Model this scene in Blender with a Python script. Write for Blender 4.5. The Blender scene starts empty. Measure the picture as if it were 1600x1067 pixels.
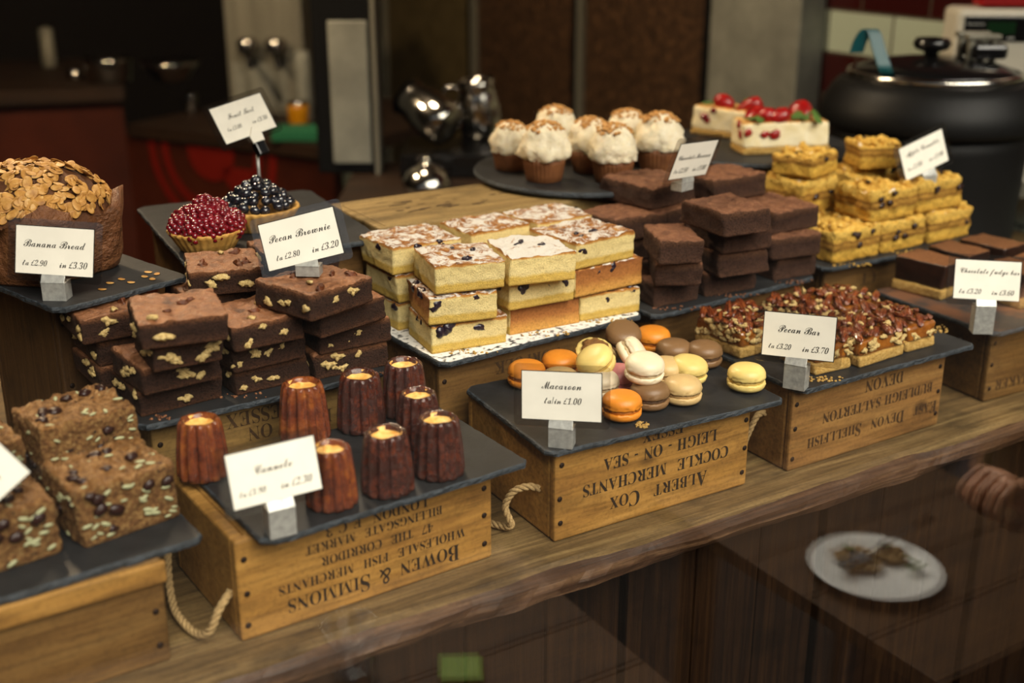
import bpy, math, random
import numpy as np
from mathutils import Vector, Matrix, noise
random.seed(7)
sc = bpy.context.scene
col = sc.collection
PI = math.pi
R_ = math.radians

# ------------------------------------------------------------------ camera frame
FPX, PITCH, YAW, CAMZ = 1924.0, R_(20), R_(31.4), 0.66
CF = Vector((math.sin(YAW)*math.cos(PITCH), math.cos(YAW)*math.cos(PITCH), -math.sin(PITCH)))
CR = Vector((math.cos(YAW), -math.sin(YAW), 0))
CU = CR.cross(CF)
CP = Vector((0, 0, CAMZ))
def ray(u, v): return CF + CR*((u-800)/FPX) + CU*((533.5-v)/FPX)
def at(u, v, z):
    d = ray(u, v); return CP + d*((z-CAMZ)/d.z)
def aty(u, v, y):
    d = ray(u, v); return CP + d*(y/d.y)
def atx(u, v, x):
    d = ray(u, v); return CP + d*(x/d.x)
def atw(u, v, w): return CP + ray(u, v)*w

# ------------------------------------------------------------------ materials
def hexc(h):
    c = [int(h[i:i+2], 16)/255 for i in (0, 2, 4)]
    return tuple(x/12.92 if x <= .04045 else ((x+.055)/1.055)**2.4 for x in c)+(1,)
class NT:
    def __init__(s, name):
        s.m = bpy.data.materials.new(name); s.m.use_nodes = True
        s.t = s.m.node_tree; s.t.nodes.clear()
    def n(s, kind, **kw):
        nd = s.t.nodes.new('ShaderNode'+kind)
        for k, v in kw.items():
            if k.startswith('_'): setattr(nd, k[1:], v)
            else: nd.inputs[k.replace('__', ' ')].default_value = v
        return nd
    def l(s, a, b): s.t.links.new(a, b)
    def ramp(s, fac, stops, interp='LINEAR'):
        r = s.t.nodes.new('ShaderNodeValToRGB'); e = r.color_ramp.elements; r.color_ramp.interpolation = interp
        while len(e) < len(stops): e.new(.5)
        for el, (p, c) in zip(e, stops):
            el.position = p; el.color = hexc(c) if isinstance(c, str) else ((c, c, c, 1) if not isinstance(c, tuple) else c)
        s.l(fac, r.inputs[0]); return r.outputs[0]
    def coord(s, scale=(1, 1, 1), rnd=True):
        tc = s.n('TexCoord'); v = tc.outputs['Object']
        if rnd:
            oi = s.n('ObjectInfo'); mm = s.n('Math', _operation='MULTIPLY'); mm.inputs[1].default_value = 7.3
            s.l(oi.outputs['Random'], mm.inputs[0]); ad = s.n('VectorMath', _operation='ADD')
            s.l(v, ad.inputs[0]); s.l(mm.outputs[0], ad.inputs[1]); v = ad.outputs[0]
        mp = s.n('Mapping'); mp.inputs['Scale'].default_value = scale; s.l(v, mp.inputs[0]); return mp.outputs[0]
    def noise(s, v, scale, detail=4, rough=.6, dist=0):
        nd = s.n('TexNoise', Scale=scale, Detail=detail, Roughness=rough, Distortion=dist); s.l(v, nd.inputs['Vector']); return nd.outputs[0]
    def mix(s, fac, a, b, mode='MIX'):
        nd = s.n('Mix', _data_type='RGBA', _blend_type=mode)
        for sock, val in ((nd.inputs[0], fac), (nd.inputs[6], a), (nd.inputs[7], b)):
            if hasattr(val, 'links'): s.l(val, sock)
            elif isinstance(val, str): sock.default_value = hexc(val)
            else: sock.default_value = val
        return nd.outputs[2]
    def out(s, color, rough=.6, bump=None, bstr=.3, bdist=.002, spec=.4, metal=0, sss=0, coat=0, emis=None, rsock=None):
        p = s.n('BsdfPrincipled')
        if hasattr(color, 'links'): s.l(color, p.inputs['Base Color'])
        else: p.inputs['Base Color'].default_value = hexc(color) if isinstance(color, str) else color
        p.inputs['Roughness'].default_value = rough; p.inputs['Metallic'].default_value = metal
        if rsock is not None: s.l(rsock, p.inputs['Roughness'])
        p.inputs['Specular IOR Level'].default_value = spec
        if sss:
            p.inputs['Subsurface Weight'].default_value = sss; p.inputs['Subsurface Radius'].default_value = (1, .6, .3); p.inputs['Subsurface Scale'].default_value = .004
        if coat: p.inputs['Coat Weight'].default_value = coat; p.inputs['Coat Roughness'].default_value = .12
        if bump is not None:
            b = s.n('Bump', Strength=bstr, Distance=bdist); s.l(bump, b.inputs['Height']); s.l(b.outputs[0], p.inputs['Normal'])
        o = s.n('OutputMaterial'); s.l(p.outputs[0], o.inputs[0]); return s.m

def speck(name, stops, scale=60, detail=5, rough=.6, bump=.4, bscale=None, bdist=.002, spec=.35, stretch=(1, 1, 1), coat=0, metal=0, sss=0, dist=0, marks=None, rnd=True):
    """noise coloured surface; marks = (scale, threshold, soft, colour) blotches"""
    t = NT(name); v = t.coord(stretch, rnd); f = t.noise(v, scale, detail, .62, dist); c = t.ramp(f, stops)
    for mk in (marks or []):
        f2 = t.noise(v, mk[0], 3, .5); k = t.ramp(f2, [(mk[1], 0.0), (min(1, mk[1]+mk[2]), 1.0)]); c = t.mix(k, c, mk[3])
    b = t.noise(v, bscale or scale*1.7, 5, .65)
    return t.out(c, rough, b, bump, bdist, spec, metal, sss, coat)

def layered(name, zs, h, scale=220, bump=.5, rough=.75, vary=.35, bdist=.0015, marks=None):
    """sides of a bake: horizontal layers by height, with crumb noise; zs = [(z fraction, colour)...]"""
    t = NT(name); tc = t.n('TexCoord'); sp = t.n('SeparateXYZ'); t.l(tc.outputs['Object'], sp.inputs[0])
    v = t.coord(); wob = t.noise(v, 70, 3, .6)
    m = t.n('MapRange'); m.inputs[1].default_value = 0; m.inputs[2].default_value = h; t.l(sp.outputs[2], m.inputs[0])
    a = t.n('Math', _operation='MULTIPLY_ADD'); t.l(wob, a.inputs[0]); a.inputs[1].default_value = .16; t.l(m.outputs[0], a.inputs[2])
    a2 = t.n('Math', _operation='SUBTRACT'); t.l(a.outputs[0], a2.inputs[0]); a2.inputs[1].default_value = .08
    c = t.ramp(a2.outputs[0], zs)
    cr = t.noise(v, scale, 5, .7); k = t.ramp(cr, [(.36, 1-vary), (.52, .96), (.64, 1.0)])
    c = t.mix(1.0, c, k, 'MULTIPLY')
    for mk in (marks or []):
        f2 = t.noise(v, mk[0], 2, .5); kk = t.ramp(f2, [(mk[1], 0.0), (mk[1]+mk[2], 1.0)]); c = t.mix(kk, c, mk[3])
    return t.out(c, rough, cr, bump, bdist, .25)

def wood(name, stops, grain=(3, 60, 60), rough=.6, stain='3a2410', stain_amt=.55, bump=.35, spec=.3, rnd=True, knots=False):
    t = NT(name); v = t.coord(grain, rnd); f = t.noise(v, 1.6, 6, .62, .6); c = t.ramp(f, stops)
    v2 = t.coord((1, 1.6, 1.6), rnd); s = t.noise(v2, 9, 4, .65); k = t.ramp(s, [(.52, 0.0), (.8, stain_amt)]); c = t.mix(k, c, stain)
    v3 = t.coord((grain[0]*1.5, grain[1]*3, grain[2]*3), rnd); g = t.noise(v3, 2.2, 3, .6); k2 = t.ramp(g, [(.38, .6), (.56, 1.0)]); c = t.mix(.7, c, k2, 'MULTIPLY'); v4 = t.coord((1, 1, 1), rnd); sp_ = t.noise(v4, 240, 3, .6); k4 = t.ramp(sp_, [(.36, .7), (.5, 1.0)]); c = t.mix(.6, c, k4, 'MULTIPLY')
    if knots:
        vo = t.n('TexVoronoi', Scale=7.0); t.l(v2, vo.inputs['Vector']); kk = t.ramp(vo.outputs['Distance'], [(.06, .75), (.13, 0.0)]); c = t.mix(kk, c, '23130a')
    return t.out(c, rough, f, bump, .0015, spec)

def plain(name, c, rough=.5, metal=0, spec=.4, coat=0, emis=0):
    t = NT(name); v = t.coord(); f = t.noise(v, 40, 3); base = hexc(c); k = t.mix(f, base, tuple(x*.82 for x in base[:3])+(1,))
    return t.out(k, rough, None, metal=metal, spec=spec, coat=coat)

def clear(name, tint, gloss, rough=.02):
    t = NT(name); tr = t.n('BsdfTransparent'); tr.inputs[0].default_value = tint
    g = t.n('BsdfGlossy', Roughness=rough); g.inputs[0].default_value = (1, 1, 1, 1)
    m = t.n('MixShader'); m.inputs[0].default_value = gloss; t.l(tr.outputs[0], m.inputs[1]); t.l(g.outputs[0], m.inputs[2])
    o = t.n('OutputMaterial'); t.l(m.outputs[0], o.inputs[0]); return t.m

M = {}
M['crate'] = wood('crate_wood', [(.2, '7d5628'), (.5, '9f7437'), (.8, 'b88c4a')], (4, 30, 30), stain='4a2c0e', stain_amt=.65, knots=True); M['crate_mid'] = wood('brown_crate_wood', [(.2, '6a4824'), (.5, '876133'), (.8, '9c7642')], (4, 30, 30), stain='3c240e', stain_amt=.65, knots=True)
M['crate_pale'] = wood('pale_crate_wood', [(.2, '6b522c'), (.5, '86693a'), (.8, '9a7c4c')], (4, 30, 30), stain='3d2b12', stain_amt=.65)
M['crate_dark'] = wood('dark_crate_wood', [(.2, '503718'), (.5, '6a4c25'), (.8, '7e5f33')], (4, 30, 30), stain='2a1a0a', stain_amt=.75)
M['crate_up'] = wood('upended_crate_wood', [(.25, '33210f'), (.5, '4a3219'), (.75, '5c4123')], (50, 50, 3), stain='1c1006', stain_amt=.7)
M['box_top'] = wood('worn_box_wood', [(.25, '6f5833'), (.5, '8f7547'), (.75, 'a68c5a')], (3, 40, 40), stain='33260f', stain_amt=.8)
M['shelf'] = wood('weathered_shelf_wood', [(.2, '382b18'), (.5, '6a5433'), (.8, '937b50')], (3, 46, 46), rough=.6, stain='140d06', stain_amt=1.0, bump=1.0, rnd=False)
M['shelf_edge'] = wood('worn_edge_wood', [(.2, '1f140c'), (.5, '442d1c'), (.8, '7a5c40')], (2.2, 34, 60), rough=.55, stain='110905', stain_amt=.95, bump=1.0, rnd=False)
M['panel'] = wood('dark_stained_planks', [(.25, '0d0704'), (.5, '1e1108'), (.8, '32200f')], (60, 60, 1.6), rough=.45, stain='060302', stain_amt=.85, bump=.8, spec=.2)
M['ink'] = speck('faded_ink', [(.3, '1a130c'), (.7, '2e2114')], 300, rough=.7, bump=.1)
M['ink2'] = speck('worn_ink', [(.3, '2a1c0e'), (.7, '4a3218')], 300, rough=.7, bump=.1)
M['nail'] = plain('rusty_nail', '2a1c14', .6, .6)
M['rope'] = speck('hemp_rope', [(.3, '8a7048'), (.7, 'c0a270')], 400, rough=.85, bump=.6)
M['slate'] = speck('slate', [(.3, '1d1d1e'), (.7, '2b2b2c')], 25, rough=.5, bump=.5, bscale=90, bdist=.001, spec=.28, marks=[(60, .74, .1, '4a4a48')])
M['slate_edge'] = speck('chipped_slate_edge', [(.3, '1f2326'), (.7, '3c434a')], 120, rough=.55, bump=1.0, bscale=120, bdist=.004, spec=.4)
M['slate_sugar'] = speck('sugared_slate', [(.3, '2b2c2e'), (.7, '3c3d3f')], 25, rough=.7, bump=.4, bscale=190, bdist=.001, marks=[(120, .36, .12, 'f0eee8')])
M['slate_cocoa'] = speck('cocoa_dusted_slate', [(.3, '2b2a2a'), (.7, '3a3836')], 25, rough=.65, bump=.4, bscale=90, bdist=.001, marks=[(18, .42, .2, '6a4630')])
M['brownie_top'] = speck('brownie_crust', [(.25, '5e3a25'), (.5, '8a5a3a'), (.75, 'a9744c')], 70, detail=7, rough=.42, bump=1.0, bscale=160, bdist=.004, spec=.45, dist=1.0, marks=[(45, .60, .10, '4a2818')])
M['brownie_side'] = layered('brownie_crumb', [(.0, '74492e'), (.14, '4e3020'), (.4, '3e271c'), (.7, '452c20'), (.84, '744a2f'), (.97, '9a6642')], .03, 480, bump=1.0, vary=.75, bdist=.005)
M['fudge_top'] = speck('fudgy_brownie_crust', [(.25, '50301f'), (.5, '7c5138'), (.75, '9a6a4a')], 60, detail=7, rough=.6, bump=1.0, bscale=150, bdist=.007, dist=1.0, spec=.3)
M['fudge_side'] = layered('fudgy_brownie_crumb', [(.0, '6c4936'), (.2, '573a2b'), (.6, '4a3024'), (.84, '65442f'), (.97, '845a42')], .033, 420, bump=1.0, vary=.7, bdist=.006)
M['cake_side'] = layered('butter_sponge', [(.0, 'd8b052'), (.08, 'e2bd60'), (.26, 'dcb85a'), (.36, 'f2dc9c'), (.84, 'f0d894'), (.91, 'c08438'), (.98, '8a5222')], .036, 620, bump=.9, vary=.32, bdist=.0022)
M['cake_baked'] = layered('baked_sponge_edge', [(.0, 'd8a250'), (.25, 'c89048'), (.5, 'a86c36'), (.85, '9a6030'), (.97, '7a4620')], .036, 380, bump=.9, vary=.35, bdist=.0015)
def cake_top(nm='sugared_cake_crust', th=.46):
    t = NT(nm); v = t.coord(); f = t.noise(v, 90, 6); c = t.ramp(f, [(.3, '6c3d15'), (.5, 'a86a2c'), (.72, 'd9a45c')])
    a = t.noise(v, 48, 8, .8, .8); k = t.ramp(a, [(th, 0.0), (th+.08, 1.0)]); c = t.mix(k, c, 'f4efe6')
    return t.out(c, .7, t.noise(v, 160, 6, .75), 1.0, .006, .3)
M['cake_top'] = cake_top(); M['cake_top_white'] = cake_top('heavily_sugared_crust', .36)
M['cake_top_bare'] = speck('light_sugared_crust', [(.3, '6c3d15'), (.5, 'a86a2c'), (.72, 'd9a45c')], 90, detail=7, rough=.6, bump=1.0, bscale=150, bdist=.005, marks=[(70, .55, .06, 'f2ebdf')])
M['blueberry_baked'] = plain('baked_blueberry', '1d1020', .3, spec=.6)
M['crumb_top'] = speck('crumble_topping', [(.26, 'b07a2a'), (.5, 'e2b24a'), (.75, 'f4d47c')], 130, rough=.65, bump=1.0, bscale=220, bdist=.005, marks=[(36, .66, .06, '8a501c'), (44, .66, .06, 'f6efe0')])
M['crumb_side'] = layered('crumble_slice_side', [(.0, 'dca63c'), (.3, 'e6b84e'), (.4, '9a6a24'), (.52, 'c4943e'), (.58, '8a5a1e'), (.66, 'e4b44e'), (1, 'efc664')], .05, 260, bump=1.0, vary=.45, bdist=.005)
M['raisin'] = plain('raisin', '2a1410', .35)
M['pecan'] = speck('glazed_pecan', [(.25, '3a180a'), (.5, '6e3216'), (.78, 'a05a2a')], 260, rough=.18, bump=.8, bscale=420, coat=.8, stretch=(1, .25, 1))
M['nut'] = speck('nut_flesh', [(.3, 'a5814a'), (.55, 'd8bc7c'), (.8, 'f0dcac')], 420, rough=.55, bump=.9)
M['nutskin'] = speck('pecan_skin', [(.3, '40200f'), (.7, '6a3618')], 160, rough=.45, bump=.5)
M['caramel'] = speck('caramel', [(.3, '6a370f'), (.7, 'a0611e')], 90, rough=.12, bump=.3, coat=.9, spec=.6)
M['biscuit'] = speck('shortbread', [(.3, 'b88a3c'), (.6, 'dcb468'), (.8, 'efd494')], 300, rough=.75, bump=1.0, bdist=.004)
M['cocoa'] = speck('cocoa_powder', [(.3, '6a442a'), (.55, '8a5d3c'), (.75, 'a4744c')], 420, rough=.95, bump=1.0, bdist=.003, spec=.1)
M['ganache'] = speck('dark_ganache', [(.3, '1c0d07'), (.7, '2e170e')], 70, rough=.3, bump=.3, spec=.5)
M['oat'] = speck('seeded_oat_side', [(.25, '432a12'), (.45, '704a24'), (.62, '937040'), (.8, 'bda274')], 240, detail=4, rough=.7, bump=1.0, bscale=260, bdist=.006, marks=[(130, .66, .04, '2a170c')])
M['oat_top'] = speck('seeded_oat_top', [(.25, '4c2f14'), (.45, '7e5428'), (.62, 'a07646'), (.8, 'c2a070')], 180, detail=4, rough=.45, bump=1.0, bscale=200, bdist=.007, marks=[(110, .66, .05, '3a2212')])
M['seed'] = plain('pumpkin_seed', 'a9aa82', .5)
M['canele'] = speck('caramelised_crust', [(.28, '2a1007'), (.5, '4a1c0b'), (.66, '66290d'), (.82, '8a4516')], 70, detail=6, rough=.2, bump=1.0, bscale=330, bdist=.004, coat=.8, spec=.5)
M['canele_light'] = speck('amber_crust', [(.28, '4e1c0a'), (.5, '7e3810'), (.66, 'a2581a'), (.82, 'c07c2c')], 60, detail=6, rough=.22, bump=1.0, bscale=330, bdist=.004, coat=.8, spec=.5)
M['custard'] = speck('baked_custard', [(.3, 'cf8a34'), (.55, 'efc06c'), (.8, 'f8dc9c')], 120, rough=.4, bump=.5, spec=.45)
M['case_paper'] = speck('brown_baking_paper', [(.3, '5c361c'), (.7, '7e4f2c')], 60, rough=.6, bump=.3)
M['tulip'] = speck('tulip_baking_paper', [(.3, '573720'), (.5, '74492c'), (.75, '8c5e3a')], 40, detail=6, rough=.45, bump=1.0, bscale=60, bdist=.01, spec=.4, dist=1.2)
M['frosting'] = speck('vanilla_frosting', [(.3, 'ecdcb6'), (.7, 'f8eed4')], 120, rough=.6, bump=.9, bscale=170, bdist=.004, sss=.1)
M['crumbs'] = speck('toasted_crumbs', [(.3, '8a5a28'), (.5, 'c08a4a'), (.75, 'e0bc7c')], 300, rough=.75, bump=.5)
M['loaf'] = speck('banana_loaf_crust', [(.3, '3c2110'), (.7, '6a3f1e')], 60, rough=.7, bump=.9, bdist=.004)
M['almond'] = speck('toasted_almond', [(.3, '8f5e26'), (.52, 'bf8c46'), (.75, 'dfb878')], 90, rough=.5, bump=.2)
M['pastry'] = speck('tart_pastry', [(.3, 'b07c34'), (.6, 'd6a556'), (.8, 'e6be76')], 70, rough=.65, bump=.5)
M['rasp'] = speck('glazed_raspberry', [(.3, '52060f'), (.7, '8a1220')], 80, rough=.16, bump=.1, coat=.7, spec=.6, sss=.05)
M['bberry'] = speck('glazed_blueberry', [(.3, '0e0f14'), (.7, '23252e')], 60, rough=.14, bump=.05, coat=.7, spec=.6)
M['strawb'] = speck('strawberry_flesh', [(.3, '7a0b0b'), (.6, 'a81614'), (.8, 'c23a28')], 160, rough=.25, bump=.5, coat=.5)
M['leaf'] = plain('mint_leaf', '4f7030', .5)
M['cheese'] = speck('cream_cheese_filling', [(.3, 'e9d6a2'), (.7, 'f4e8c6')], 50, rough=.6, bump=.3, marks=[(34, .74, .03, 'b02a4a')])
M['cheese_top'] = speck('browned_cheesecake_top', [(.3, 'b9752a'), (.6, 'dfb168'), (.8, 'eed69c')], 40, rough=.55, bump=.3)
M['cardface'] = plain('cream_card', 'f7f2e4', .7, spec=.2)
M['cardline'] = plain('black_card_border', '1a1815', .6)
M['cardink'] = plain('black_card_ink', '17130f', .6)
M['laminate'] = clear('laminating_film', (.86, .85, .84, 1), .09, .08)
M['steel'] = speck('galvanised_steel', [(.3, '9c9c98'), (.7, 'c4c4be')], 160, rough=.4, bump=.15, metal=.45)
M['steel_dull'] = speck('brushed_steel', [(.3, '6a675a'), (.7, '8c887a')], 30, rough=.5, bump=.1, metal=.3, stretch=(1, 1, .05))
M['chrome'] = plain('polished_steel', 'c8c4bc', .14, 1)
M['galv'] = speck('galvanised_sheet', [(.3, '77776e'), (.7, '9c9c90')], 9, rough=.55, bump=.1, metal=.25)
M['beans'] = speck('dark_speckled_panel', [(.35, '2e2015'), (.6, '523a26'), (.8, '8a6440')], 60, detail=3, rough=.5, bump=.5)
M['olive'] = speck('olive_panel', [(.3, '4a3f26'), (.7, '66583a')], 20, rough=.4, bump=.1)
M['black'] = speck('black_enamel', [(.3, '060606'), (.7, '0d0d0d')], 200, rough=.5, bump=.25, bdist=.0006, spec=.22)
M['black_gloss'] = plain('black_plastic', '0c0c0d', .2, spec=.6)
M['teal'] = plain('teal_plastic', '0c5258', .35)
M['white_plastic'] = plain('cream_plastic', 'cfc9b8', .45)
M['lcd'] = plain('green_display', '14301a', .2)
M['mark'] = plain('white_print', 'c8c8c2', .6)
M['redpl'] = plain('red_plastic', 'a01010', .4)
M['tile_d'] = plain('maroon_tile', '2a0c0a', .15, spec=.6)
M['redpanel'] = speck('red_lacquered_panel', [(.3, '34140a'), (.7, '4e2010')], 4, rough=.4, bump=.05)
M['emblem'] = plain('deep_red_emblem', '74160a', .4)
M['bartop'] = wood('dark_bar_top', [(.3, '1c110a'), (.7, '33200f')], (3, 30, 30))
M['green'] = plain('green_cloth', '1f6a46', .8)
M['amber'] = plain('amber_pot', 'c8860c', .3, spec=.5)
M['darkwall'] = plain('dark_plaster', '1a120c', .8)
M['floor'] = plain('dark_floor', '1d1610', .5)
M['ceil'] = plain('dark_ceiling', '2a2420', .9)
M['pave'] = speck('dark_pavement', [(.3, '11100e'), (.7, '1c1a17')], 20, rough=.8, bump=.4, spec=.1)
M['glass'] = clear('shop_window_glass', (.985, .985, .98, 1), .095, .0)
def tiles():
    t = NT('metro_tiles'); tc = t.n('TexCoord'); sp = t.n('SeparateXYZ'); t.l(tc.outputs['Object'], sp.inputs[0])
    cb = t.n('CombineXYZ'); t.l(sp.outputs[1], cb.inputs[0]); t.l(sp.outputs[2], cb.inputs[1])
    b = t.n('TexBrick', Scale=1.0, Mortar__Size=.003); b.inputs['Brick Width'].default_value = .2; b.inputs['Row Height'].default_value = .1
    b.inputs['Color1'].default_value = (1, 1, 1, 1); b.inputs['Color2'].default_value = (.8, .8, .8, 1); b.inputs['Mortar'].default_value = (0, 0, 0, 1)
    t.l(cb.outputs[0], b.inputs['Vector'])
    # one pale band of tiles between maroon ones
    m = t.n('Math', _operation='COMPARE'); t.l(sp.outputs[2], m.inputs[0]); m.inputs[1].default_value = .35; m.inputs[2].default_value = .05
    m2 = t.n('Math', _operation='LESS_THAN'); t.l(sp.outputs[2], m2.inputs[0]); m2.inputs[1].default_value = .1
    mx = t.n('Math', _operation='MAXIMUM'); t.l(m.outputs[0], mx.inputs[0]); t.l(m2.outputs[0], mx.inputs[1])
    c = t.mix(mx.outputs[0], '3a1210', 'b9c4b0'); c = t.mix(1.0, c, b.outputs[0], 'MULTIPLY'); c = t.mix(b.outputs['Fac'], c, '4a4238')
    return t.out(c, .15, b.outputs['Fac'], -.4, .002, .6)
M['tiles'] = tiles()

# ------------------------------------------------------------------ mesh helpers
class MB:
    def __init__(s): s.v = []; s.f = []; s.m = []
    def add(s, vs, fs, mi=0, T=None):
        o = len(s.v); s.v += [tuple(T @ Vector(p)) if T is not None else tuple(p) for p in vs]
        s.f += [tuple(i+o for i in f) for f in fs]; s.m += ([mi]*len(fs) if isinstance(mi, int) else list(mi)); return s
    def box(s, a, b, mi=0, T=None):
        (x0, y0, z0), (x1, y1, z1) = a, b
        return s.add([(x0,y0,z0),(x1,y0,z0),(x1,y1,z0),(x0,y1,z0),(x0,y0,z1),(x1,y0,z1),(x1,y1,z1),(x0,y1,z1)],
            [(0,3,2,1),(4,5,6,7),(0,1,5,4),(1,2,6,5),(2,3,7,6),(3,0,4,7)], mi, T)
    def mesh(s, name, mats, smooth=True):
        me = bpy.data.meshes.new(name); me.from_pydata(s.v, [], s.f)
        for m in (mats if isinstance(mats, (list, tuple)) else [mats]): me.materials.append(M[m] if isinstance(m, str) else m)
        me.polygons.foreach_set('material_index', s.m); me.polygons.foreach_set('use_smooth', [smooth]*len(s.f)); me.update(); return me
    def obj(s, name, mats, parent=None, smooth=True, loc=None, rot=None, bevel=0):
        o = link(name, s.mesh(name, mats, smooth), parent, loc, rot)
        if bevel:
            b = o.modifiers.new('b', 'BEVEL'); b.width = bevel; b.segments = 2; b.limit_method = 'ANGLE'; b.angle_limit = R_(40)
        return o
def link(name, me, parent=None, loc=None, rot=None, scale=None):
    o = bpy.data.objects.new(name, me); col.objects.link(o)
    if parent is not None: o.parent = parent
    if loc is not None: o.location = loc
    if rot is not None: o.rotation_euler = rot
    if scale is not None: o.scale = scale if not isinstance(scale, (int, float)) else (scale,)*3
    return o
def tag(o, label, cat, group=None, kind=None):
    o['label'] = label; o['category'] = cat
    if group: o['group'] = group
    if kind: o['kind'] = kind
    return o
def thing(name, label, cat, loc=(0,0,0), rz=0, group=None):
    o = bpy.data.objects.new(name, None); o.empty_display_size = .02; col.objects.link(o)
    o.location = loc; o.rotation_euler = (0, 0, rz); return tag(o, label, cat, group)
def struct(o): o['kind'] = 'structure'; return o
def copy_tree(o, parent=None):
    c = o.copy(); col.objects.link(c)
    if parent is not None: c.parent = parent
    for ch in list(o.children): copy_tree(ch, c)
    return c
def fbm(p, sc_, oct=3):
    a, s, t = 1, sc_, 0
    for _ in range(oct): t += a*noise.noise(Vector((p[0]*s+3.1, p[1]*s+7.7, p[2]*s+1.3))); a *= .5; s *= 2.1
    return t
def lathe(prof, n=32, mod=None, cap0=True, cap1=True):
    vs, fs = [], []
    for j, (r, z) in enumerate(prof):
        for i in range(n):
            a = 2*PI*i/n; rr, zz = (r, z) if mod is None else mod(a, r, z, j)
            vs.append((rr*math.cos(a), rr*math.sin(a), zz))
    for j in range(len(prof)-1):
        for i in range(n): k = (i+1) % n; fs.append((j*n+i, j*n+k, (j+1)*n+k, (j+1)*n+i))
    if cap0: fs.append(tuple(range(n-1, -1, -1)))
    if cap1: fs.append(tuple((len(prof)-1)*n+i for i in range(n)))
    return vs, fs
def ball(rx, ry, rz, nu=16, nv=10, disp=None):
    vs, fs = [(0, 0, -rz)], []
    for j in range(1, nv):
        ph = -PI/2+PI*j/nv
        for i in range(nu): a = 2*PI*i/nu; vs.append((rx*math.cos(ph)*math.cos(a), ry*math.cos(ph)*math.sin(a), rz*math.sin(ph)))
    vs.append((0, 0, rz)); t = len(vs)-1
    for i in range(nu): k = (i+1) % nu; fs.append((0, 1+k, 1+i)); fs.append((t, t-nu+i, t-nu+k))
    for j in range(nv-2):
        for i in range(nu): k = (i+1) % nu; a = 1+j*nu; fs.append((a+i, a+k, a+nu+k, a+nu+i))
    if disp: vs = [tuple(Vector(v)*(1+disp(v))) for v in vs]
    return vs, fs
def spline(pts, n=8):
    P = [Vector(p) for p in pts]; P = [P[0]*2-P[1]]+P+[P[-1]*2-P[-2]]; out = []
    for i in range(1, len(P)-2):
        for k in range(n):
            t = k/n; a, b, c, d = P[i-1:i+3]
            out.append(.5*((2*b)+(c-a)*t+(2*a-5*b+4*c-d)*t*t+(3*b-a-3*c+d)*t**3))
    out.append(P[-2]); return out
def frames(path):
    out = []; up = Vector((0, 0, 1)); prev = None
    for i, p in enumerate(path):
        t = (path[min(i+1, len(path)-1)]-path[max(i-1, 0)]).normalized()
        x = (prev - t*prev.dot(t)) if prev is not None else t.cross(up if abs(t.z) < .9 else Vector((1, 0, 0)))
        x.normalize(); prev = x; out.append((p, x, t.cross(x)))
    return out
def tube(path, r, n=10, caps=True):
    fr = frames([Vector(p) for p in path]); vs, fs = [], []
    for k, (p, x, y) in enumerate(fr):
        rr = r[k] if isinstance(r, (list, tuple)) else r
        for i in range(n): a = 2*PI*i/n; vs.append(tuple(p+x*(rr*math.cos(a))+y*(rr*math.sin(a))))
    for k in range(len(fr)-1):
        for i in range(n): j = (i+1) % n; fs.append((k*n+i, k*n+j, (k+1)*n+j, (k+1)*n+i))
    if caps: fs += [tuple(range(n-1, -1, -1)), tuple((len(fr)-1)*n+i for i in range(n))]
    return vs, fs
def rope(mb, pts, r=.004, pitch=.022):
    path = spline(pts, 14); fr = frames(path); L = 0; ph = [0]
    for a, b in zip(path, path[1:]): L += (b-a).length; ph.append(2*PI*L/pitch)
    for s in range(3):
        q = [p+x*(r*.52*math.cos(h+s*2*PI/3))+y*(r*.52*math.sin(h+s*2*PI/3)) for (p, x, y), h in zip(fr, ph)]
        mb.add(*tube(q, r*.56, 7))
    return mb
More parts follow.
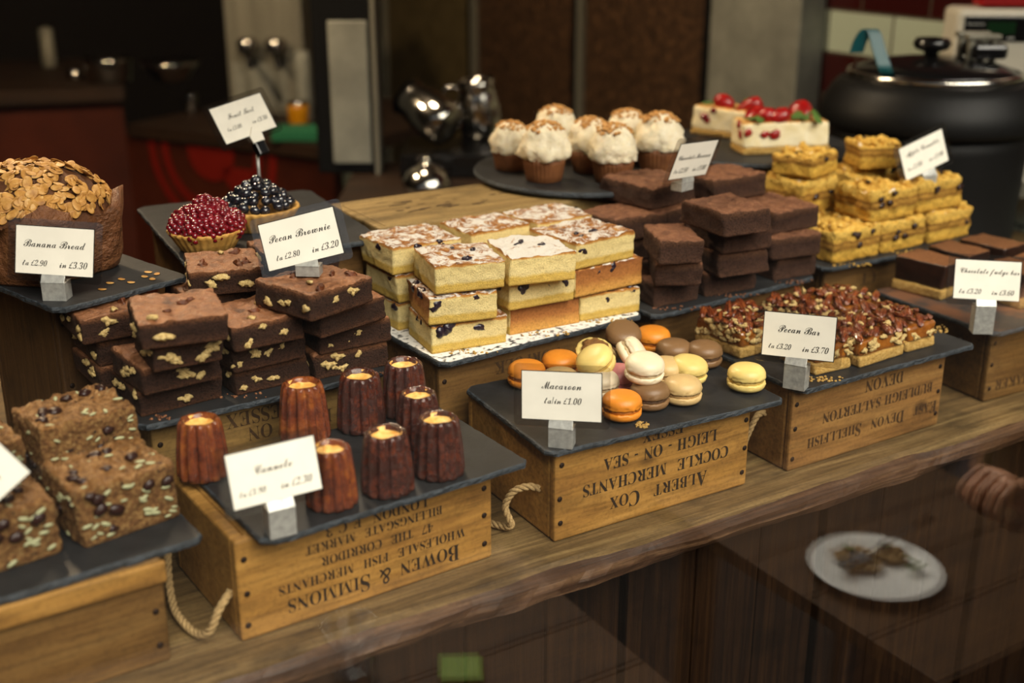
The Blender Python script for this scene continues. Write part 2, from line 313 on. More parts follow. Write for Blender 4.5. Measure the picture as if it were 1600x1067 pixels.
def slab_mesh(name, w, d, h, mats, seed=0, r=.004, amp=.0012, freq=60, top_amp=.0012, top_freq=40, res=.0027, baked='', lean=0, jit=.0022):
    """a cut bake: rounded lumpy block, origin at the front left bottom corner. mats: top, side, (baked side)"""
    rg = random.Random(int(seed*997)); cj = jit; K = {(a, b_, c): Vector((rg.uniform(-cj, cj), rg.uniform(-cj, cj), rg.uniform(-cj*.7, 0) if c else 0)) for a in (0, 1) for b_ in (0, 1) for c in (0, 1)}
    nx, ny, nz = max(4, int(w/res)), max(4, int(d/res)), max(3, int(h/res)); idx = {}; vs = []; fs = []; mi = []
    def V(i, j, k):
        if (i, j, k) in idx: return idx[(i, j, k)]
        p = Vector((w*i/nx, d*j/ny, h*k/nz)); q = Vector((min(max(p.x, r), w-r), min(max(p.y, r), d-r), min(max(p.z, r*.7), h-r*.8)))
        n = (p-q); n = n.normalized() if n.length > 1e-9 else Vector((0, 0, 1)); p2 = q+n*r*(.8 if abs(n.z) > .9 else 1)
        if n.z > .9: p2.z = h
        if n.z < -.9: p2.z = 0
        s = (p2.x+seed*.37, p2.y+seed*.71, p2.z+seed*.13)
        dsp = amp*fbm(s, freq, 3); 
        if k == 0: dsp = 0
        p2 = p2+n*dsp
        if n.z > .5: p2.z += top_amp*fbm((s[0], s[1], 0), top_freq, 3)
        p2.x += lean*p2.z
        fx, fy, fz = i/nx, j/ny, k/nz
        for (a, b_, c), o3 in K.items(): p2 = p2+o3*((fx if a else 1-fx)*(fy if b_ else 1-fy)*(fz if c else 1-fz))
        # chipped crust edge
        if k == nz and (i in (0, nx) or j in (0, ny)): p2.z -= max(0, amp*1.6*fbm((s[0], s[1], 5), 120, 2))
        idx[(i, j, k)] = len(vs); vs.append(tuple(p2)); return len(vs)-1
    def quad(a, b, c, e, m): fs.append((V(*a), V(*b), V(*c), V(*e))); mi.append(m)
    bs = lambda c: 2 if c in baked else 1
    for i in range(nx):
        for j in range(ny): quad((i,j,nz),(i+1,j,nz),(i+1,j+1,nz),(i,j+1,nz),0); quad((i,j,0),(i,j+1,0),(i+1,j+1,0),(i+1,j,0),1)
        for k in range(nz): quad((i,0,k),(i+1,0,k),(i+1,0,k+1),(i,0,k+1),bs('f')); quad((i,ny,k),(i,ny,k+1),(i+1,ny,k+1),(i+1,ny,k),1)
    for j in range(ny):
        for k in range(nz): quad((0,j,k),(0,j,k+1),(0,j+1,k+1),(0,j+1,k),bs('l')); quad((nx,j,k),(nx,j+1,k),(nx,j+1,k+1),(nx,j,k+1),bs('r'))
    b = MB(); b.v, b.f, b.m = vs, fs, mi; return b.mesh(name, mats)

# ------------------------------------------------------------------ lettering
SCR = {'B':0x212C,'E':0x2130,'F':0x2131,'H':0x210B,'I':0x2110,'L':0x2112,'M':0x2133,'R':0x211B,'e':0x212F,'g':0x210A,'o':0x2134}
def script(s): return ''.join(chr(0x1D4D0+ord(c)-65) if 'A' <= c <= 'Z' else chr(0x1D4EA+ord(c)-97) if 'a' <= c <= 'z' else c for c in s)
def serif(s): return ''.join(chr(0x1D400+ord(c)-65) if 'A' <= c <= 'Z' else chr(0x1D7CE+ord(c)-48) if '0' <= c <= '9' else c for c in s)
def text_geo(s, size, shear=0, offset=0):
    cu = bpy.data.curves.new('t', 'FONT'); cu.body = s; cu.size = size; cu.shear = shear; cu.offset = offset; cu.resolution_u = 3
    o = bpy.data.objects.new('t', cu); col.objects.link(o); dg = bpy.context.evaluated_depsgraph_get(); dg.update()
    me = bpy.data.meshes.new_from_object(o.evaluated_get(dg)); vs = [tuple(v.co) for v in me.vertices]; fs = [tuple(p.vertices) for p in me.polygons]
    bpy.data.objects.remove(o); bpy.data.curves.remove(cu); bpy.data.meshes.remove(me); return vs, fs
def runs(line, size, track=.06, small=.78):
    """serif capitals; lower case letters become small capitals"""
    vs, fs, x = [], [], 0; words = []
    cur = ''; kind = None
    for ch in line+'\0':
        k = 'sp' if ch == ' ' else 'lo' if ch.islower() else 'up'
        if ch == '\0' or k != kind or k == 'sp' or True:
            if cur: words.append((cur, kind))
            cur = ''; kind = k
        cur += ch
    for s, k in words:
        if k == 'sp': x += .42*size; continue
        sz = size*small if k == 'lo' else size
        v, f = text_geo(serif(s.upper()), sz, 0, -.006)
        if not v: continue
        x0 = min(p[0] for p in v); x1 = max(p[0] for p in v); o = len(vs)
        vs += [(p[0]-x0+x, p[1], 0) for p in v]; fs += [tuple(i+o for i in q) for q in f]; x += x1-x0+track*size
    return vs, fs
def fit(geo, width, height=None):
    vs, fs = geo; x0 = min(p[0] for p in vs); x1 = max(p[0] for p in vs); y0 = min(p[1] for p in vs); y1 = max(p[1] for p in vs)
    k = width/(x1-x0); ky = k if height is None else height/(y1-y0)
    return [((p[0]-(x0+x1)/2)*k, (p[1]-(y0+y1)/2)*ky, 0) for p in vs], fs


# ------------------------------------------------------------------ the shop shell
WX = 2.235
struct(MB().box((-3, .9, -1.0), (4.6, 6.2, -.97)).obj('floor', 'floor', smooth=False))
struct(MB().box((-3, .9, 1.75), (4.6, 6.2, 1.8)).obj('ceiling', 'ceil', smooth=False))
struct(MB().box((WX, .9, -.97), (WX+.1, 6.1, 1.75)).obj('wall_right', 'tiles', smooth=False))
struct(MB().box((-3, 6.1, -.97), (WX+.1, 6.2, 1.75)).obj('wall_back', 'darkwall', smooth=False))
struct(MB().box((-3.1, .9, -.97), (-3, 6.1, 1.75)).obj('wall_left', 'darkwall', smooth=False))
# the shop front: lintel over the pane, dark frame, one sheet of glass
struct(MB().box((-3, .80, 1.16), (2.4, .90, 1.8)).obj('wall_front', 'darkwall', smooth=False))
PY = .86
win = struct(MB().box((-2.4, PY-.003, -.90), (2.2, PY+.003, 1.16)).obj('window_1', 'glass', smooth=False))
fr = MB().box((-2.46, PY-.03, -1.0), (2.26, PY+.03, -.90)).box((-2.46, PY-.03, -.90), (-2.4, PY+.03, 1.16)).box((2.2, PY-.03, -.90), (2.26, PY+.03, 1.16))
struct(fr.obj('trim_1', 'black', smooth=False, bevel=.004))
struct(MB().box((-9, -5.2, -1.06), (9, .84, -1.0)).obj('ground', 'pave', smooth=False))

struct(MB().box((-9, -5.2, -1.0), (9, -5.0, 2.6)).obj('wall_opposite', 'darkwall', smooth=False))
struct(MB().box((-9, -5.0, -1.0), (-8.8, .84, 2.6)).obj('wall_street', 'darkwall', smooth=False))
struct(MB().box((8.8, -5.0, -1.0), (9, .84, 2.6)).obj('wall_street_end', 'darkwall', smooth=False))
# counter under the display
ctr = thing('shop_counter', 'weathered wooden counter with rough front edge and dark plank front', 'counter', (0, 0, -.97))
def board(x0, x1, y0, y1, z0, z1, seed):
    nx, ny = 240, 10; b = MB(); nz = 3; idx = {}
    def V(i, j, k):
        if (i, j, k) not in idx:
            x = x0+(x1-x0)*i/nx; y = y0+(y1-y0)*(j/ny)**1.6; z = z0+(z1-z0)*k/nz
            if j == 0: y += .006*fbm((x, seed, z*14), 11, 5)+(.009 if k == nz else .0 if k else .004)+max(0, .012*fbm((x, seed+4, 0), 5, 3)) * (k/nz)
            if k == nz: z += .0008*fbm((x, y, seed), 14)*(1 if y > .96 else 0) - (.0035 if j == 0 else 0)
            idx[(i, j, k)] = len(b.v); b.v.append((x, y, z))
        return idx[(i, j, k)]
    for i in range(nx):
        for j in range(ny): b.f.append((V(i,j,nz),V(i+1,j,nz),V(i+1,j+1,nz),V(i,j+1,nz))); b.m.append(0); b.f.append((V(i,j,0),V(i,j+1,0),V(i+1,j+1,0),V(i+1,j,0))); b.m.append(1)
        for k in range(nz): b.f.append((V(i,0,k),V(i+1,0,k),V(i+1,0,k+1),V(i,0,k+1))); b.m.append(1)
    return b
board(-.5, 2.2, .925, 1.85, .97-.03, .97-.001, 2).obj('worktop', ['shelf', 'shelf_edge'], ctr, smooth=False)
for i in range(26):
    x = -.5+i*.104
    MB().box((x, .972+.004*(i % 3), .0), (x+.099, .99, .939)).obj('front_plank', 'panel', ctr, smooth=False, bevel=.003)

# ------------------------------------------------------------------ crates
def lettering(lines, parent, face, mat='ink', name='lettering'):
    if len(lines) == 2:
        for ln in lines: lettering([ln], parent, face, mat, name)
        return
    b = MB()
    for s, c, z, w, *hh in lines:
        vs, fs = fit(runs(s, 1.0), w, hh[0] if hh else None)
        if face == 'front': vs = [(c-x, -.0006, z-y*1.18) for x, y, _ in vs]
        else: vs = [(-.0006, c+x, z-y) for x, y, _ in vs]
        b.add(vs, fs)
    return b.obj(name, mat, parent, smooth=False)
def crate(label, loc, yaw, w, d, h, mat, lines=(), left=(), ropes=(), nails=True, seed=0, ink='ink', name='wooden_crate', z=0):
    t = thing(name, label, 'crate', (loc[0], loc[1], z), R_(yaw), 'old fish and produce crates turned upside down')
    b = MB(); e = .013
    b.box((0, 0, 0), (w, .010, h)); b.box((0, d-.010, 0), (w, d, h)); b.box((0, .0102, 0), (e, d-.0102, h)); b.box((w-e, .0102, 0), (w, d-.0102, h))
    b.box((e+.0002, .0102, h-.010), (w-e-.0002, d-.0102, h-.0002))
    b.obj('box', mat, t, smooth=False, bevel=.0028)
    if lines: lettering(lines, t, 'front', ink)
    if left: lettering(left, t, 'left', ink, 'side_lettering')
    if nails:
        for x in (.008, w-.008):
            for zz in (.18, .5, .82):
                v, f = ball(.0032, .0012, .0032, 8, 5); MB().add(v, f).obj('nail', 'nail', t, loc=(x+random.uniform(-.002, .002), -.0004, h*zz+random.uniform(-.004, .004)))
    for pts in ropes: rope(MB(), pts).obj('rope_handle', 'rope', t)
    return t
H1 = .106
crate('honey coloured crate printed BOWEN & SIMMONS upside down under the canelés', (.299, .975), 3.0, .281, .17, H1, 'crate',
      [('BOWEN & SIMMONS'.replace('OWEN', 'owen').replace('IMMONS', 'immons'), .144, .020, .192), ('WHOLESALE  FISH  MERCHANTS', .1435, .041, .207), ('47  THE  CORRIDOR', .147, .058, .124), ('BILLINGSGATE  MARKET', .145, .0745, .151), ('LONDON  E C 3', .1475, .0885, .112)],
      ropes=[[(0, .148, .055), (-.014, .140, .056), (-.026, .118, .036), (-.034, .090, .010), (-.036, .060, .0055), (-.032, .030, .0055), (-.026, .012, .016), (-.016, .010, .036), (0, .018, .047)]])
crate('golden crate printed ALBERT COX COCKLE MERCHANTS upside down under the macarons', (.652, .981), -.4, .271, .19, H1, 'crate',
      [('Albert  Cox', .141, .026, .137), ('COCKLE  MERCHANTS', .138, .052, .203), ('LEIGH - ON - SEA', .142, .077, .158), ('ESSEX', .143, .0985, .057)],
      ropes=[[(0, .030, .052), (-.012, .034, .056), (-.026, .042, .050), (-.034, .046, .032), (-.030, .040, .012), (-.034, .052, .0055), (-.046, .078, .0055), (-.050, .110, .010), (-.034, .140, .032), (0, .150, .052)]])
crate('brown crate printed EAST DEVON SHELLFISH upside down under the pecan bars', (.988, .978), .6, .270, .19, H1, 'crate_mid',
      [('East  Devon  Shellfish', .146, .029, .232), ('BUDLEIGH SALTERTON', .151, .059, .197), ('DEVON', .157, .0855, .068)], ink='ink2',
      ropes=[[(0, .045, .062), (-.012, .046, .06), (-.022, .05, .035), (-.022, .06, .010), (-.014, .09, .006), (0, .12, .04)]])
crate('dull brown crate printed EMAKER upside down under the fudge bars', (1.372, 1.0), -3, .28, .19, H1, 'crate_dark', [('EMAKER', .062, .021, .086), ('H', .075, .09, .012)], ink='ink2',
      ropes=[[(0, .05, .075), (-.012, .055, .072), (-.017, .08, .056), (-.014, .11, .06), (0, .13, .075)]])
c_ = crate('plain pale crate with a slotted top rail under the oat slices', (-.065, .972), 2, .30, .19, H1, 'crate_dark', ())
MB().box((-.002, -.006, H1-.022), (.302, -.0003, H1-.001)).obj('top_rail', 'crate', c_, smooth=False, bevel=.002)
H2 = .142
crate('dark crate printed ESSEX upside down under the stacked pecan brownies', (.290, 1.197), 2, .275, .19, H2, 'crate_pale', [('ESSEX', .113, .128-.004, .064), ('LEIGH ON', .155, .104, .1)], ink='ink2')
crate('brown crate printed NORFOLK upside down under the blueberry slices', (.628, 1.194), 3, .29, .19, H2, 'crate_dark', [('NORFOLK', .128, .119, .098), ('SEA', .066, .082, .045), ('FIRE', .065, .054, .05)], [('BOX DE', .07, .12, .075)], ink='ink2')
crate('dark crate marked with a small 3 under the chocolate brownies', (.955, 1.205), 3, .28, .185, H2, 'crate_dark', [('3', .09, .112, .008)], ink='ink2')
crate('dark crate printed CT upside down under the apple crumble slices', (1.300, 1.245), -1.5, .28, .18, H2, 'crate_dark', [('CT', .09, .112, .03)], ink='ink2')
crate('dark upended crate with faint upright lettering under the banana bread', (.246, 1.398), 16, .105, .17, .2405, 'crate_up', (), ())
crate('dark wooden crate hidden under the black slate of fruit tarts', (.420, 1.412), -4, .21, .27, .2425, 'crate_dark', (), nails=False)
bx = crate('long pale wooden box with scorched top behind the blueberry slices', (.664, 1.418), .5, .37, .16, .25, 'box_top', (), nails=False, name='wooden_box')
for x in (.03, .12, .22, .31):
    v, f = ball(.004, .0014, .004, 8, 5); MB().add(v, f).obj('nail', 'nail', bx, loc=(x, -.0004, .236))
b = MB()
for k in range(26):
    x = random.uniform(.06, .28); y = random.uniform(.05, .13); v, f = ball(random.uniform(.004, .016), random.uniform(.001, .003), .0002, 10, 4); b.add(v, f, 0, Matrix.Translation((x, y, .2501)))
b.obj('scorch_mark', 'ink2', bx)
crate('brown crate behind the chocolate brownies holding up the cupcake slate', (1.050, 1.425), 0, .20, .2, .252, 'crate_dark', (), nails=False)
crate('brown crate beneath the round cheesecake slate', (1.30, 1.455), 0, .26, .2, .250, 'crate_dark', (), nails=False)

# ------------------------------------------------------------------ slates
def slate(label, loc, yaw, w, d, ztop, mat='slate', t=.006, seed=1, cut=.010):
    b = MB(); pts = []
    def edge(p, q, n):
        for i in range(n):
            u = i/n; x = p[0]+(q[0]-p[0])*u; y = p[1]+(q[1]-p[1])*u; j = .0016*fbm((x+seed, y+seed*2, 0), 45, 3); pts.append((x+j*.7, y+j))
    n = 40; c = cut
    cor = [(c, 0), (w-c*.6, 0), (w, c*.7), (w, d-c), (w-c, d), (c, d), (0, d-c), (0, c)]
    for a, q in zip(cor, cor[1:]+cor[:1]): edge(a, q, n if abs(a[0]-q[0])+abs(a[1]-q[1]) > .05 else 3)
    N = len(pts); cx, cy = w/2, d/2
    def ring(k, z, jit):
        o = len(b.v)
        for i, (x, y) in enumerate(pts):
            jj = jit*fbm((x*3+seed, y*3, z*90+seed), 40, 2); b.v.append((cx+(x-cx)*k+jj, cy+(y-cy)*k+jj, z))
        return o
    r = [ring(1, 0, .0008), ring(1.004, t*.5, .0012), ring(1, t*.85, .001), ring(.988, t, 0)]
    for a, q in zip(r, r[1:]):
        for i in range(N): j = (i+1) % N; b.f.append((a+i, a+j, q+j, q+i)); b.m.append(1)
    b.f.append(tuple(r[3]+i for i in range(N))); b.m.append(0); b.f.append(tuple(r[0]+i for i in reversed(range(N)))); b.m.append(1)
    o = b.obj('slate', [mat, 'slate_edge'], smooth=False, loc=(loc[0], loc[1], ztop-t), rot=(0, 0, R_(yaw)))
    return tag(o, label, 'slate', 'slates the bakes stand on')
Z1, Z2, ZT = .113, .149, .25
slate('black slate carrying eight canelés on the BOWEN & SIMMONS crate', (.318, .948), 3.6, .294, .190, Z1, seed=1)
slate('black slate carrying the macarons on the ALBERT COX crate', (.639, .972), -3.6, .312, .207, Z1, seed=2)
slate('black slate with crumbs carrying the pecan bars', (.984, .962), 0, .306, .205, Z1, seed=3)
slate('cocoa dusted slate carrying the chocolate fudge bars', (1.345, .975), -1, .31, .22, Z1, 'slate_cocoa', seed=4)
slate('dark slate carrying the oat slices at the left edge', (-.02, .962), 5, .298, .30, Z1, seed=5, t=.0065)
slate('black slate carrying the stacked pecan brownies', (.272, 1.178), 2, .293, .205, Z2, seed=6)
slate('sugar dusted slate carrying the blueberry slices', (.624, 1.174), 4.4, .307, .222, Z2, 'slate_sugar', seed=7)
slate('black slate carrying the stacked chocolate brownies', (.940, 1.184), 4.0, .302, .215, Z2, seed=8)
slate('crumb dusted slate carrying the apple crumble slices', (1.281, 1.224), -1.5, .33, .19, Z2, seed=9)
slate('black slate carrying the banana bread at the left edge', (.232, 1.302), 17, .165, .27, .247, seed=10)
slate('black slate carrying the two fruit tarts', (.398, 1.392), -5, .250, .31, ZT, seed=11)
def disc(label, c, r, ztop, t=.008, seed=0):
    pr_ = [(r*.97, 0), (r, t*.3), (r*1.003, t*.6), (r*.99, t)]
    vs, fs = lathe(pr_, 96, lambda a, q, z, j: (q*(1+.006*noise.noise(Vector((math.cos(a)*4+seed, math.sin(a)*4, j*.6)))), z))
    b = MB(); b.add(vs, fs, [1]*(96*3+1)+[0]); return tag(b.obj('round_slate', ['slate', 'slate_edge'], smooth=False, loc=(c[0], c[1], ztop-t)), label, 'slate', 'slates the bakes stand on')
disc('round black slate carrying the cupcakes', (1.075, 1.545), .172, .262, .0095)
disc('round black slate carrying the strawberry cheesecake', (1.432, 1.565), .170, .260, .009, seed=5)

# ------------------------------------------------------------------ price cards
def sign(label, c, yaw, lean, roll, zs, lines, s=.96, pole=False, ink=1.0):
    c = CP+(Vector(c)-CP)*s; yaw, lean, roll = R_(yaw), R_(lean), R_(roll)
    n = Vector((math.sin(yaw)*math.cos(lean), -math.cos(yaw)*math.cos(lean), math.sin(lean)))
    u0 = Vector((math.cos(yaw), math.sin(yaw), 0)); v0 = n.cross(u0)
    u = u0*math.cos(roll)+v0*math.sin(roll); v = -u0*math.sin(roll)+v0*math.cos(roll)
    W, Hh = .088*s, .053*s; lw, lh = W+.019*s, Hh+.0165*s
    t = thing('price_card', label, 'price card', (0, 0, 0), 0, 'laminated price cards')
    base = c-v*(lh/2); t.location = (base.x, base.y, zs)
    Rm = Matrix((u, v, n)).transposed().to_4x4(); Rm.translation = c-t.location
    def rr(w, h, r, z0, z1):
        p = []
        for cx, cy, a0 in ((w/2-r, h/2-r, 0), (-w/2+r, h/2-r, 90), (-w/2+r, -h/2+r, 180), (w/2-r, -h/2+r, 270)):
            for k in range(5): a = R_(a0+k*22.5); p.append((cx+r*math.cos(a), cy+r*math.sin(a)))
        N = len(p); vs = [(x, y, z0) for x, y in p]+[(x, y, z1) for x, y in p]
        return vs, [tuple(range(N-1, -1, -1)), tuple(range(N, 2*N))]+[(i, (i+1) % N, N+(i+1) % N, N+i) for i in range(N)]
    MB().add(*rr(lw, lh, .005, -.0008, .0008), 0, Rm).obj('laminate', 'laminate', t, smooth=False)
    b = MB(); b.add(*rr(W+.0018, Hh+.0018, .0005, .0009, .0012), 1, Rm); b.add(*rr(W, Hh, .0004, .0012, .0014), 0, Rm); b.obj('card', ['cardface', 'cardline'], t, smooth=False)
    b = MB()
    for s_, cx, cy, w, kind in lines:
        if kind == 's': g = text_geo(script(s_), 1, 0, .002)
        else:
            a_, b2 = s_.split(' '); v1, f1 = text_geo(script(a_), 1, 0, .002); v2, f2 = text_geo(serif(b2), .92, .3, -.006)
            dx = max(q[0] for q in v1)+.28-min(q[0] for q in v2); g = (v1+[(q[0]+dx, q[1], 0) for q in v2], f1+[tuple(i+len(v1) for i in q) for q in f2])
        vs, fs = fit(g, w*W); b.add([(x+cx*W, y*1.22+cy*Hh, .0016) for x, y, _ in vs], fs, 0, Rm)
    if b.v: b.obj('lettering', 'cardink', t, smooth=False)
    bw, bd = .027*s, .019*s; B = MB()
    bo = base-v*.001
    if not pole:
        hb = max(.012, base.z-zs+.001); u2 = u0; n2 = Vector((math.sin(yaw), -math.cos(yaw), 0))
        T = Matrix((u2, -n2, Vector((0, 0, 1)))).transposed().to_4x4(); T.translation = Vector((base.x, base.y, zs))-t.location+n2*.002
        B.box((-bw/2, -bd*.2, 0), (bw/2, bd*.8, hb-.0005), 0, T)
        a, e = (-bw/2, -bd*.2, hb-.0005), (bw/2, -bd*.2, hb-.0005)
        # folded lip that grips the card
        lip = [T @ Vector(a), T @ Vector(e)]; f0 = Rm @ Vector((bw/2, -lh/2+.008, .0024)); f1 = Rm @ Vector((-bw/2, -lh/2+.008, .0024))
        up = n*.0008
        B.add([lip[0], lip[1], f0, f1, lip[0]+up, lip[1]+up, f0+up, f1+up], [(0, 3, 2, 1), (4, 5, 6, 7), (0, 1, 5, 4), (2, 3, 7, 6), (1, 2, 6, 5), (3, 0, 4, 7)])
        B.obj('steel_holder', 'steel', t, smooth=False, bevel=.0006)
    else:
        q = Rm @ Vector((.004, -lh/2, 0)); B.add(*tube([Vector((q.x, q.y, 0)), Vector((q.x, q.y, .05)), q-Vector((0, 0, .02))], .0022, 10)); B.add(*lathe([(.02, 0), (.02, .003), (.004, .005)], 20), 0, Matrix.Translation((q.x, q.y, 0)))
        B.obj('stand_pole', 'steel', t)
        k = MB(); T = Rm @ Matrix.Translation((.004, -lh/2-.006, 0))
        k.add([(-.009, .002, .003), (.009, .002, .003), (.010, .012, .003), (0, .024, .003), (-.010, .012, .003), (-.009, .002, .005), (.009, .002, .005), (.010, .012, .005), (0, .024, .005), (-.010, .012, .005)],
              [(4, 3, 2, 1, 0), (5, 6, 7, 8, 9)]+[(i, (i+1) % 5, 5+(i+1) % 5, 5+i) for i in range(5)], 0, T)
        k.obj('clip_tip', 'cardface', t, smooth=False)
        k = MB(); k.box((-.008, -.016, -.007), (.008, .003, .006), 0, T); k.obj('clip', 'black_gloss', t, smooth=False, bevel=.002)
    return t
def pr2(name, w1, a, b, cx2=.0, wa=.32, wb=.36, ya=-.27, y1=.14, c1=0):
    return [(name, c1, y1, w1, 's'), ('ta £'+a, -.25+cx2, ya, wa, 'p'), ('in £'+b, .25+cx2, ya, wb, 'p')]
sign('white price card reading Banana Bread on a steel block', (.256, 1.400, .284), -34, 14, -3, .247, pr2('Banana Bread', .80, '2.90', '3.30'))
sign('white price card reading Fruit Tart held high on a thin pole', (.585, 1.69, .360), 11, 28, 10, ZT, pr2('Fruit Tart', .52, '3.00', '3.50', .02, .28, .30, -.16, .16), pole=True)
sign('white price card reading Pecan Brownie on a steel block', (.498, 1.273, .293), -36, 17, 15, .270, pr2('Pecan Brownie', .82, '2.80', '3.20', .04))
sign('white price card reading Macaroon on a steel block', (.690, 1.027, .147), -46, 11, 3, Z1, [('Macaroon', .0, .22, .50, 's'), ('ta/in £1.00', .02, -.09, .47, 'p')])
sign('white price card reading Pecan Bar on a steel block', (1.03, 1.019, .155), -61, 14, 4, Z1, pr2('Pecan Bar', .58, '3.20', '3.70'))
sign('white price card reading Chocolate fudge bar on a steel block', (1.393, 1.036, .163), -35, 17, -2, Z1, pr2('Chocolate fudge bar', .90, '3.20', '3.60', .0, .34, .34, -.3, .2, .03))
sign('white price card reading Cannele on a steel block among the canelés', (.361, 1.030, .138), -2, 16, 1, Z1, pr2('Cannele', .42, '1.90', '2.30', -.02, .30, .36, -.25, .12), s=.935)
sign('white price card reading Chocolate Brownie turned half away', (1.093, 1.31, .314), 14, -18, -4, .285, pr2('Chocolate Brownie', .86, '2.50', '3.00', .0, .36, .36, -.27, .1))
sign('white price card reading Apple Crumble tilted above the crumble slices', (1.567, 1.314, .270), -8, 8, 17, .235, pr2('Apple Crumble', .78, '2.60', '3.00', .0, .34, .34, -.2, .2))
TR = atw(47, 737, 1.04)
y_, l_, r_ = R_(-12), R_(14), R_(-53)
n_ = Vector((math.sin(y_)*math.cos(l_), -math.cos(y_)*math.cos(l_), math.sin(l_))); u0_ = Vector((math.cos(y_), math.sin(y_), 0)); v0_ = n_.cross(u0_)
u_ = u0_*math.cos(r_)+v0_*math.sin(r_); v_ = -u0_*math.sin(r_)+v0_*math.cos(r_)
cc = TR-u_*.044-v_*.0265
sign('white price card tipped on its corner above the oat slices at the left edge', cc, -12, 14, -53, (cc-v_*.035).z-.02, [('Haw', .26, .14, .20, 's'), ('in £3.50', .22, -.25, .36, 'p')], s=1.0)

# ------------------------------------------------------------------ shared small meshes
def pecan_half(seed=0):
    def dsp(p):
        x, y, z = p; return .10*math.sin(x*2100+seed)*(1 if z > 0 else .3)+.05*math.sin(y*1500+x*800)-.22*math.exp(-(x/.0012)**2)*(1 if z > 0 else 0)+.08*noise.noise(Vector((x*300, y*300, z*300+seed)))
    b = MB(); b.add(*ball(.0047, .0142, .0040, 26, 14, dsp)); return b.mesh('pecan', 'pecan')
def nut_bit(seed, mat):
    b = MB(); b.add(*ball(.006, .0035, .0028, 14, 9, lambda p: .95*noise.noise(Vector((p[0]*260+seed, p[1]*260, p[2]*260)))+.5*noise.noise(Vector((p[0]*700, p[1]*700+seed, p[2]*700))))); return b.mesh('nut_piece', mat)
PEC = [pecan_half(i*1.7) for i in range(3)]
NUT = [nut_bit(i*5.1, 'nut') for i in range(5)]; SKN = [nut_bit(i*3.3+50, 'nutskin') for i in range(3)]
def berry_mesh(seed, mat, r=.0052):
    b = MB(); b.add(*ball(r, r, r*.92, 16, 11, lambda p: .05*noise.noise(Vector((p[0]*200+seed, p[1]*200, p[2]*200)))-(.18*math.exp(-((p[0]**2+p[1]**2)/(r*.42)**2)) if p[2] > 0 else 0)+(.06*math.exp(-((math.hypot(p[0], p[1])-r*.5)/(r*.12))**2) if p[2] > 0 else 0))); return b.mesh('blueberry', mat)
BAKEDB = [(lambda s: (lambda b: (b.add(*ball(.0072, .0052, .0042, 16, 10, lambda p: .5*noise.noise(Vector((p[0]*230+s, p[1]*230, p[2]*230))))), b.mesh('blueberry', 'blueberry_baked'))[1])(MB()))(k*7) for k in range(4)]; BB = [berry_mesh(i+9, 'bberry', .0062) for i in range(3)]
RAISIN = [(lambda s: (lambda b: (b.add(*ball(.006, .0045, .003, 12, 8, lambda p: .35*noise.noise(Vector((p[0]*400+s, p[1]*400, p[2]*400))))), b.mesh('raisin', 'raisin'))[1])(MB()))(k*7) for k in range(3)]
b_ = MB(); b_.add(*ball(.0058, .0022, .0014, 12, 6)); SEED = b_.mesh('seed', 'seed')

def block(name, label, cat, group, FL, z, d, h, mats, FR=None, w=None, yaw=None, body='body', loc=None, tilt=None, **kw):
    P = Vector(loc) if loc else at(FL[0], FL[1], z); P.z = z
    if FR is not None:
        Q = at(FR[0], FR[1], z)-P; w = w or math.hypot(Q.x, Q.y); yaw = math.degrees(math.atan2(Q.y, Q.x)) if yaw is None else yaw
    t = thing(name, label, cat, P, R_(yaw or 0), group)
    if tilt: t.rotation_euler = (R_(tilt[0]), R_(tilt[1]), R_(yaw or 0))
    link(body, slab_mesh(body, w, d, h, mats, seed=random.uniform(0, 50), **kw), t)
    t['w'] = 0; del t['w']
    return t, w, d, h
def stick(t, me, pts, faces_rot=True, name=None, sc_=(.8, 1.25)):
    for (x, y, z, face) in pts:
        m = random.choice(me); s = random.uniform(*sc_); a = random.uniform(0, PI)
        rot = {'t': Matrix.Rotation(a, 4, 'Z'), 'f': Matrix.Rotation(PI/2, 4, 'X') @ Matrix.Rotation(random.uniform(-.6, .6), 4, 'Z'), 'l': Matrix.Rotation(-PI/2, 4, 'Y') @ Matrix.Rotation(PI/2+random.uniform(-.6, .6), 4, 'Z'), 'r': Matrix.Rotation(PI/2, 4, 'Y') @ Matrix.Rotation(PI/2+random.uniform(-.6, .6), 4, 'Z')}[face]
        o = link(name or m.name.split('.')[0], m, t); o.matrix_local = Matrix.Translation((x, y, z)) @ rot @ Matrix.Scale(s, 4)
def rnd(a, b): return random.uniform(a, b)

